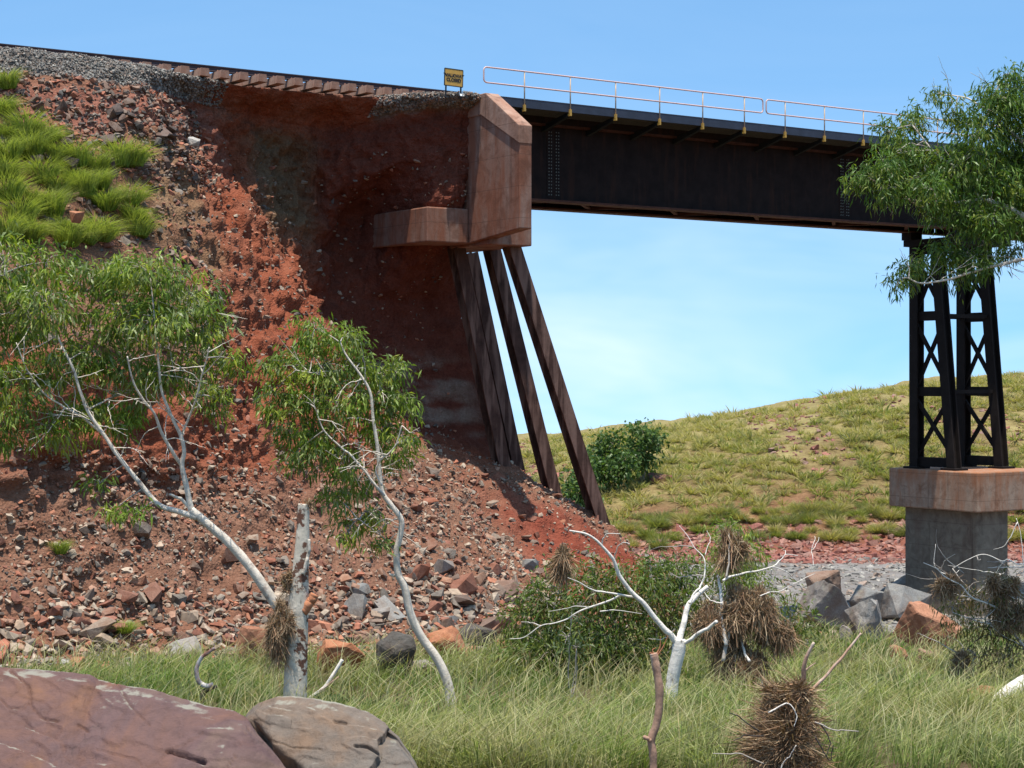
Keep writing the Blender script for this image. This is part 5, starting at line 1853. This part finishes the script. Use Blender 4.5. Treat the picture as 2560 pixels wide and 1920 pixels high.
def brush():
    Y = 28.5
    x = at(2230, 1480, Y)[0]
    t = thing('dead_brushwood', (x, Y, G(x, Y)), 'tangle of bare pale branches and dry leaves at the right edge before the pier', 'dead tree')
    def L(w0, w1, dy, *pts, mat='dead_white'):
        return limb(t, z5(*pts), Y, w0 * .2865, w1 * .2865, mat, 'limb', dy, 7, .012)
    W_ = [L(34, 7, -.5, (1780, 1700), (1740, 1520), (1690, 1410), (1590, 1280), (1500, 1130), (1430, 1090), (1300, 1040), (1220, 950), (1150, 910), (1080, 870), (1030, 820), (930, 775)),
          L(10, 4, -.6, (1060, 845), (1085, 770), (1110, 745), (1170, 710)),
          L(16, 6, .3, (1780, 830), (1700, 790), (1640, 785), (1570, 750), (1530, 765), (1390, 710), (1270, 750), (1150, 820)),
          L(26, 8, -.2, (1620, 1300), (1500, 1270), (1450, 1240), (1330, 1215), (1150, 1150)),
          L(14, 5, .2, (1760, 900), (1690, 790), (1680, 660), (1660, 530), (1630, 440)),
          L(16, 5, .4, (1620, 1330), (1420, 970), (1480, 890), (1540, 850)),
          L(12, 5, .2, (1750, 1100), (1620, 1000), (1500, 1050)),
          L(12, 5, -.2, (1700, 1420), (1580, 1360), (1400, 1320), (1250, 1450), (1240, 1500), mat='dark_wood'),
          L(9, 4, .1, (1170, 900), (1160, 880), (1200, 830))]
    cl = [(2110, 1300, 60, 40), (2160, 1280, 50, 50), (2190, 1340, 50, 50), (2140, 1360, 60, 40), (2090, 1350, 50, 30), (2180, 1420, 55, 40), (2110, 1420, 50, 30), (2050, 1310, 30, 30), (2240, 1350, 50, 80)]
    for k in range(46):
        a_ = W_[int(R.integers(0, len(W_)))]
        p0 = a_[int(R.integers(3, len(a_)))]
        d_ = np.array([R.normal(-.1, .35), R.normal(0, .3), R.normal(.05, .3)])
        Q, r = branch(np.stack([p0, p0 + d_ * .5 + R.normal(0, .06, 3), p0 + d_ + R.normal(0, .08, 3)]), .010, .003, 5, 5, .01)
        mb = MB()
        mb.tube(Q, r, 5)
        mb.obj('twig', M['twig' if k % 3 else 'dead_white'], t, smooth=True)
    crown(t, W_, cl, Y, .7, 15, .11, .02, [(0.10, 0.13, 0.03), (0.20, 0.14, 0.05), (0.24, 0.16, 0.075), (0.10, 0.12, 0.03), (0.28, 0.2, 0.11)])
    for items, lab in (([(2040, 1262, (.16, .15, .13), 500)], 'straw nest caught on a bare branch against the pier'),
                       ([(2165, 1270, (.22, .2, .2), 700), (2190, 1330, (.25, .2, .25), 700)], 'brown straw hung in the brushwood at the right edge'),
                       ([(2078, 1432, (.11, .11, .16), 500)], 'small dark straw ball hanging below the brushwood')):
        mb = MB()
        for a, b, rad, k in items:
            wrack(mb, at(a, b, Y - .2), rad, k, L=.28, hang=.6, wd=.008)
        tag(mb.obj('flood_debris', M['straw'], col=True), lab, 'flood debris')
brush()

def logs():
    Y = foot(2170, 1535)
    t = thing('fallen_trunk', (at(2180, 1530, Y)[0], Y, G(at(2180, 1530, Y)[0], Y)), 'white fallen trunk lying in the grass at the right edge', 'log')
    limb(t, [(2135, 1535), (2165, 1508), (2200, 1482), (2250, 1455), (2330, 1410)], Y, 38, 52, 'dead_white', 'trunk', .5, 12)
    Y = foot(435, 1545)
    t = thing('dead_branch', (at(435, 1525, Y)[0], Y, G(at(435, 1525, Y)[0], Y)), 'curved red and white stub bending up from the grass behind the large slab', 'branch')
    limb(t, [(460, 1480), (445, 1482), (428, 1470), (425, 1445), (436, 1420), (452, 1408), (464, 1400)], Y, 16, 9, 'red_white', 'limb', 0, 10, .004)
    limb(t, [(420, 1560), (432, 1520), (440, 1495), (468, 1482)], Y, 26, 10, 'dark_wood', 'root', 0, 9, .01)
    Y = foot(670, 1530)
    t = thing('dead_branch', (at(690, 1500, Y)[0], Y, G(at(690, 1500, Y)[0], Y)), 'forked white branch lying in the grass right of the snapped trunk', 'branch')
    limb(t, [(655, 1518), (680, 1500), (705, 1480), (725, 1450), (740, 1425)], Y, 9, 11, 'dead_white', 'limb', .1, 8, .006)
    limb(t, [(692, 1492), (715, 1475), (732, 1462)], Y, 7, 4, 'brown_wood', 'limb', .05, 7, .004)
M['red_white'] = m_simple('peeling_red_white_bark', (0.66, 0.6, 0.54), 0.75, 0, 0.15, 6, 0.01, (0.34, 0.13, 0.075), (0.44, 0.52))
logs()

def foreground_stem():
    Y = 15.9
    x = at(1405, 1700, Y)[0]
    t = thing('broken_stem', (x, Y, G(x, Y)), 'snapped brown sapling stem with splintered top before the white tree', 'stem')
    zb = 815 - FP * G(x, Y) / Y
    pts = [(1408, zb + 10)] + z2((950, 1700), (947, 1570), (935, 1480), (965, 1400), (985, 1300), (988, 1180), (975, 1080), (958, 985), (950, 950))
    Q, r = branch(P_(pts, Y), px2r(17, Y), px2r(17, Y), 10, 8, .004)
    r = r * (1 + .12 * vnoise(np.stack([np.linspace(0, 12, len(Q))] * 3, -1)))
    mb = MB()
    mb.tube(Q, r, 10)
    mb.obj('stem', M['brown_wood'], t, smooth=True)
    limb(t, z2((935, 1490), (905, 1480), (893, 1462)), Y - .03, 12, 11, 'brown_wood', 'knob')
    for a in (((955, 975), (945, 930), (965, 915)), ((960, 970), (990, 910), (992, 845)), ((965, 975), (1010, 910), (1040, 840)), ((950, 965), (930, 945), (925, 960)), ((960, 960), (985, 950), (1000, 955))):
        limb(t, z2(*a), Y, 6, 1.5, 'torn_wood', 'splinter', 0, 5, 0)
    # straw-wrapped stump
    Y = 16.1
    c = at(1692, 1620, Y)
    t = thing('wrapped_stump', (c[0], Y, G(c[0], Y)), 'stump wrapped in a thick nest of flood straw and twigs, two broken prongs above', 'stump')
    zb = 815 - FP * G(c[0], Y) / Y
    limb(t, [(1695, zb + 10), (1690, 1640), (1700, 1560), (1725, 1500)], Y, 70, 40, 'brown_wood', 'trunk', 0, 12)
    limb(t, [(1728, 1510), (1735, 1470), (1738, 1430), (1758, 1388)], Y, 20, 8, 'brown_wood', 'prong', -.1, 9, .004)
    limb(t, [(1740, 1505), (1765, 1480), (1800, 1440), (1835, 1400), (1860, 1368)], Y, 11, 6, 'brown_wood', 'prong', .1, 8, .006)
    limb(t, [(1738, 1450), (1750, 1440), (1762, 1432)], Y, 6, 3, 'brown_wood', 'splinter', 0, 6, 0)
    mb = MB()
    for (px, py, rx, rz, k, L) in ((1712, 1500, .17, .10, 700, .32), (1700, 1540, .22, .13, 1300, .34), (1690, 1590, .27, .17, 2200, .38), (1688, 1640, .26, .18, 2300, .36), (1690, 1700, .22, .16, 1300, .36)):
        wrack(mb, at(px, py, Y), (rx, rx * .9, rz), k, L=L, hang=.12, wd=.0062, swirl=1.7)
    mb.obj('straw_nest', M['straw'], t, col=True)
    for pts, m in (([(1640, 1580), (1612, 1560), (1590, 1545), (1575, 1540)], 'dark_wood'), ([(1650, 1590), (1610, 1590), (1585, 1600)], 'dark_wood'), ([(1760, 1560), (1800, 1575), (1855, 1580)], 'twig'),
                   ([(1650, 1650), (1600, 1630), (1540, 1628)], 'twig'), ([(1760, 1590), (1790, 1640), (1800, 1610)], 'dark_wood'), ([(1680, 1670), (1700, 1640), (1720, 1610)], 'dead_white'), ([(1660, 1540), (1700, 1520), (1720, 1545), (1715, 1570)], 'dead_white'), ([(1770, 1560), (1792, 1600), (1785, 1635)], 'dark_wood')):
        limb(t, pts, Y - .28, 5, 2.5, m, 'twig', -.05, 5, .01)
foreground_stem()

# ------------------------------------------------------------------ far bushes on the hill foot
FAR = [(0.075, 0.135, 0.035), (0.10, 0.165, 0.04), (0.06, 0.11, 0.03), (0.13, 0.19, 0.05)]
shrub([(1300, 985, 30, 38), (1325, 960, 32, 26), (1285, 1010, 24, 30), (1345, 1000, 30, 36), (1315, 1025, 34, 24)], 1315, 1062, 'rounded dark green bush on the far hill foot, right of the raking piles', 60, .34, .16, FAR, Y=104, depth=1.4, hang=.1, cat='bush', name='far_bush', sr=.3)
shrub([(1385, 930, 26, 20), (1400, 960, 24, 26), (1375, 975, 28, 26), (1410, 950, 12, 22), (1390, 1000, 26, 18)], 1390, 1035, 'taller dark green bush with open top on the far hill', 60, .34, .16, FAR, Y=106, depth=1.4, hang=.1, cat='bush', name='far_bush', sr=.3)
shrub([(1245, 1050, 28, 40), (1265, 1080, 26, 30), (1235, 1090, 22, 28), (1260, 1020, 18, 22)], 1250, 1118, 'low green bush seen between the two rightmost piles', 60, .34, .16, FAR, Y=100, depth=1.2, hang=.1, cat='bush', name='far_bush', sr=.3)

# ------------------------------------------------------------------ grass
def tuft(k, h, spread, lean, cols, wd, tip=None, droop=.35, dome=False):
    mb = MB()
    a = R.uniform(0, 2 * math.pi, k)
    rr = spread * np.sqrt(R.random(k))
    pos = np.stack([rr * np.cos(a), rr * np.sin(a), np.zeros(k) - .03], -1)
    th = R.normal(0, .5, k)
    dirs = np.stack([np.cos(a + th) * lean * R.random(k), np.sin(a + th) * lean * R.random(k), np.ones(k)], -1)
    if dome:
        zz = R.uniform(.05, 1, k)
        hh_ = np.sqrt(1 - zz * zz)
        dirs = np.stack([hh_ * np.cos(a), hh_ * np.sin(a), zz], -1)
    c = palette(k, cols, .18)
    tc = None if tip is None else palette(k, tip, .15)
    blades(mb, pos, dirs, h * R.uniform(.6, 1.1, k), wd * R.uniform(.7, 1.3, k), c, droop, tc)
    me = mb.me('tuft', col=True)
    me.materials.append(M['grass'])
    return me, mb

LIME = [(0.24, 0.31, 0.05), (0.19, 0.27, 0.045), (0.29, 0.34, 0.065), (0.15, 0.23, 0.04)]
# tussocks on the embankment: from survey of the slope
TUS = [tuft(480, .85, .22, .95, LIME, .016, [(0.36, 0.38, 0.11)]) for _ in range(4)]
def slope_spot(px, py):
    """nearest embankment point on a sight line."""
    P = EARTH['P']
    q = 1106 + FP * P[..., 0] / P[..., 1]
    w = 815 - FP * P[..., 2] / P[..., 1]
    d = (q - px) ** 2 + (w - py) ** 2
    d = d + np.where(EARTH['n'][..., 2] < -.1, 1e6, 0)
    i = np.unravel_index(np.argmin(d), d.shape)
    return P[i], EARTH['n'][i]
spots = [(20, 350), (70, 340), (120, 350), (165, 360), (215, 370), (258, 362), (290, 358), (10, 300), (55, 300), (100, 310), (20, 430), (75, 445), (130, 420), (180, 425), (50, 480), (225, 455), (110, 465), (280, 440), (285, 480), (300, 510), (145, 530), (185, 525), (215, 520), (130, 500), (15, 385), (160, 395), (90, 395), (210, 410), (15, 190), (5, 250), (60, 520), (15, 520)]
for k, (px, py) in enumerate(spots):
    p, n = slope_spot(px, py)
    o = bpy.data.objects.new('grass_tussock', TUS[k % 4][0])
    COL.objects.link(o)
    o.location = p
    s = R.uniform(.75, 1.15)
    o.scale = (s, s, s * R.uniform(.85, 1.1))
    o.rotation_euler = (-.2, R.normal(0, .1), R.uniform(0, 6.28))
    tag(o, 'bright green grass tussock on the upper embankment slope', 'grass tussock', 'green tussocks on the embankment')
p, n = slope_spot(135, 1195)
o = bpy.data.objects.new('grass_tussock', TUS[0][0])
COL.objects.link(o)
o.location = p
o.scale = (.5, .5, .5)
tag(o, 'lone small yellow-green tussock on the bare rubble slope', 'grass tussock')
p, n = slope_spot(262, 1368)
o = bpy.data.objects.new('grass_tussock', TUS[1][0])
COL.objects.link(o)
o.location = p
o.scale = (.7, .7, .4)
tag(o, 'low green weed tuft in the rubble above the grass edge', 'grass tussock')

# hillside spinifex
SPIN = [[(0.33, 0.29, 0.10), (0.39, 0.325, 0.13), (0.27, 0.26, 0.085)], [(0.25, 0.27, 0.075), (0.30, 0.29, 0.09), (0.19, 0.22, 0.065)], [(0.26, 0.26, 0.12), (0.32, 0.285, 0.12), (0.20, 0.215, 0.10)]]
HT = [tuft(480, .66, .16, 1.7, SPIN[k % 3], .026, [(0.46, 0.38, 0.18)] if k % 3 == 0 else None, .10, True) for k in range(6)]
cand = []
while len(cand) < 3500:
    Y = R.uniform(91, 134)
    X = R.uniform(-4, .30 * Y + 3)
    n = float(fbm(np.array([[X * .22, Y * .1, 0]]), 3)[0])
    if n > .22 and R.random() < .75:
        continue
    if R.random() < .35 * (1 - sstep(98, 112, Y)):
        continue
    if Y < 95 and R.random() < .65:
        continue
    cand.append((X, Y))
cand = np.array(cand)
cand = cand[np.argsort(cand[:, 1])]
hz = ground_z(cand[:, 0], cand[:, 1])
for k in range(300):
    o = bpy.data.objects.new('spinifex_tussock', HT[int(R.integers(0, 6))][0])
    COL.objects.link(o)
    o.location = (cand[k, 0], cand[k, 1], hz[k])
    s = R.uniform(.55, 1.35)
    o.scale = (s * R.uniform(.9, 1.3), s, s * R.uniform(.75, 1.05))
    o.rotation_euler = (0, 0, R.uniform(0, 6.28))
    tag(o, 'spinifex tussock on the lower slope of the far hill', 'grass tussock', 'spinifex tussocks on the far hill')
mb = MB()
for k in range(300, len(cand)):
    gold = R.random() < .35 + .45 * float(sstep(108, 128, cand[k, 1]))
    src = HT[int(R.choice([0, 3])) if gold else int(R.integers(0, 6))][1]
    V = src.V[0].reshape(-1, 5, 3)
    sel = R.choice(len(V), 52, replace=False)
    V = V[sel]
    V = V[:, 4:5] * 0 + V * np.array([1.06, 1.06, 1])
    V[:, :4] = V[:, :4] + (V[:, :4] - V[:, [1, 0, 3, 2]]) * .35      # broader blades for the far clumps
    s = R.uniform(.5, 1.2) * (1.35 if R.random() < .15 else 1)
    a = R.uniform(0, 6.28)
    rot = np.array([[math.cos(a), -math.sin(a), 0], [math.sin(a), math.cos(a), 0], [0, 0, 1]])
    V2 = (V * np.array([1.1, 1, .9]) * s) @ rot.T + np.array([cand[k, 0], cand[k, 1], hz[k]])
    i = np.arange(52)[:, None] * 5
    F = np.concatenate([i + np.array([0, 1, 2]), i + np.array([0, 2, 3]), i + np.array([3, 2, 4])])
    mb.add(V2.reshape(-1, 3), F, src.C[0].reshape(-1, 5, 3)[sel].reshape(-1, 3) * 1.05)
o = mb.obj('hilltop_spinifex', M['grass'], col=True)
tag(o, 'pale yellow-green spinifex covering the upper far hill to its crest', 'spinifex', kind='stuff')

# meadow grass
MEAD = [(0.20, 0.28, 0.065), (0.14, 0.24, 0.045), (0.29, 0.33, 0.11), (0.10, 0.19, 0.035), (0.36, 0.34, 0.16)]
DRY = [(0.48, 0.43, 0.21), (0.36, 0.39, 0.13), (0.25, 0.33, 0.08), (0.44, 0.43, 0.22)]
def meadow():
    mb = MB()
    for (nc, per, y0, y1, h, wd, rad) in ((1450, 50, 16.6, 23, .50, .0115, .19), (1500, 40, 23, 32, .42, .0155, .24), (1900, 30, 32, 56, .38, .024, .36)):
        Y = y0 + (y1 - y0) * R.random(nc)
        X = R.uniform(-.31, .31, nc) * Y
        u, v = UV(X, Y)
        q = np.stack([X * .40, Y * .40, 0 * X], -1)
        n1, n2, n3 = fbm(q, 3), fbm(q * .5 + 20, 3), fbm(q * .8 + 60, 2)
        ok = (v > toe_v(u) + R.normal(.3, .45, nc)) & (Y < 50 + 3 * n1) & (R.random(nc) < np.where(n3 < -.16, .18, 1.0))
        X, Y, n1, n2, n3 = X[ok], Y[ok], n1[ok], n2[ok], n3[ok]
        c = len(X)
        lush = sstep(-.06, .26, n2 + R.normal(0, .12, c))
        rust = sstep(.12, .34, n3 + R.normal(0, .10, c)) * (1 - lush)
        base = palette(c, MEAD, .20)
        base = base * (1 - .65 * lush[:, None]) + np.array([0.075, 0.19, 0.028]) * .65 * lush[:, None]
        base = base * (1 - .5 * rust[:, None]) + np.array([0.36, 0.21, 0.12]) * .5 * rust[:, None]
        tip = palette(c, DRY, .15) * (1 - .7 * lush[:, None]) + base * .7 * lush[:, None]
        hc = h * np.clip(R.lognormal(-.05, .36, c), .4, 1.9) * (1 + .4 * n1)
        lc = np.stack([R.normal(.14, .22, c), R.normal(0, .2, c)], -1)
        rep_ = np.full(c, per)
        I = np.repeat(np.arange(c), rep_)
        m = len(I)
        a = R.uniform(0, 2 * math.pi, m)
        rr = rad * np.sqrt(R.random(m)) * R.uniform(.7, 1.5, c)[I]
        x, y = X[I] + rr * np.cos(a), Y[I] + rr * np.sin(a)
        pos = np.stack([x, y, ground_z(x, y) - .02], -1)
        lean = np.stack([lc[I, 0] + np.cos(a) * rr * .9 + R.normal(0, .2, m), lc[I, 1] + np.sin(a) * rr * .9 + R.normal(0, .2, m), np.ones(m)], -1)
        col = base[I] * R.uniform(.45, 1.15, (m, 1)) * R.uniform(.7, 1.15, (c, 1))[I]
        tc = tip[I] * R.uniform(.6, 1.3, (m, 1))
        blades(mb, pos, lean, hc[I] * R.uniform(.45, 1.1, m), wd * R.uniform(.6, 1.3, m), col, .32, tc)
    # pale seed stalks standing above
    k = 9000
    Y = 16.7 + 29 * R.random(k) ** 1.5
    X = R.uniform(-.31, .31, k) * Y
    u, v = UV(X, Y)
    ok = v > toe_v(u) + .4
    X, Y = X[ok], Y[ok]
    m = len(X)
    pos = np.stack([X, Y, ground_z(X, Y)], -1)
    lean = np.stack([R.normal(.15, .25, m), R.normal(0, .22, m), np.ones(m)], -1)
    blades(mb, pos, lean, R.uniform(.55, .95, m), .00045 * Y * R.uniform(.7, 1.2, m), palette(m, DRY, .15), .25, palette(m, [(0.62, 0.55, 0.34), (0.45, 0.32, 0.18)], .15))
    o = mb.obj('meadow_grass', M['grass'], col=True)
    tag(o, 'long pale green grass covering the river flat', 'grass', kind='stuff')
meadow()
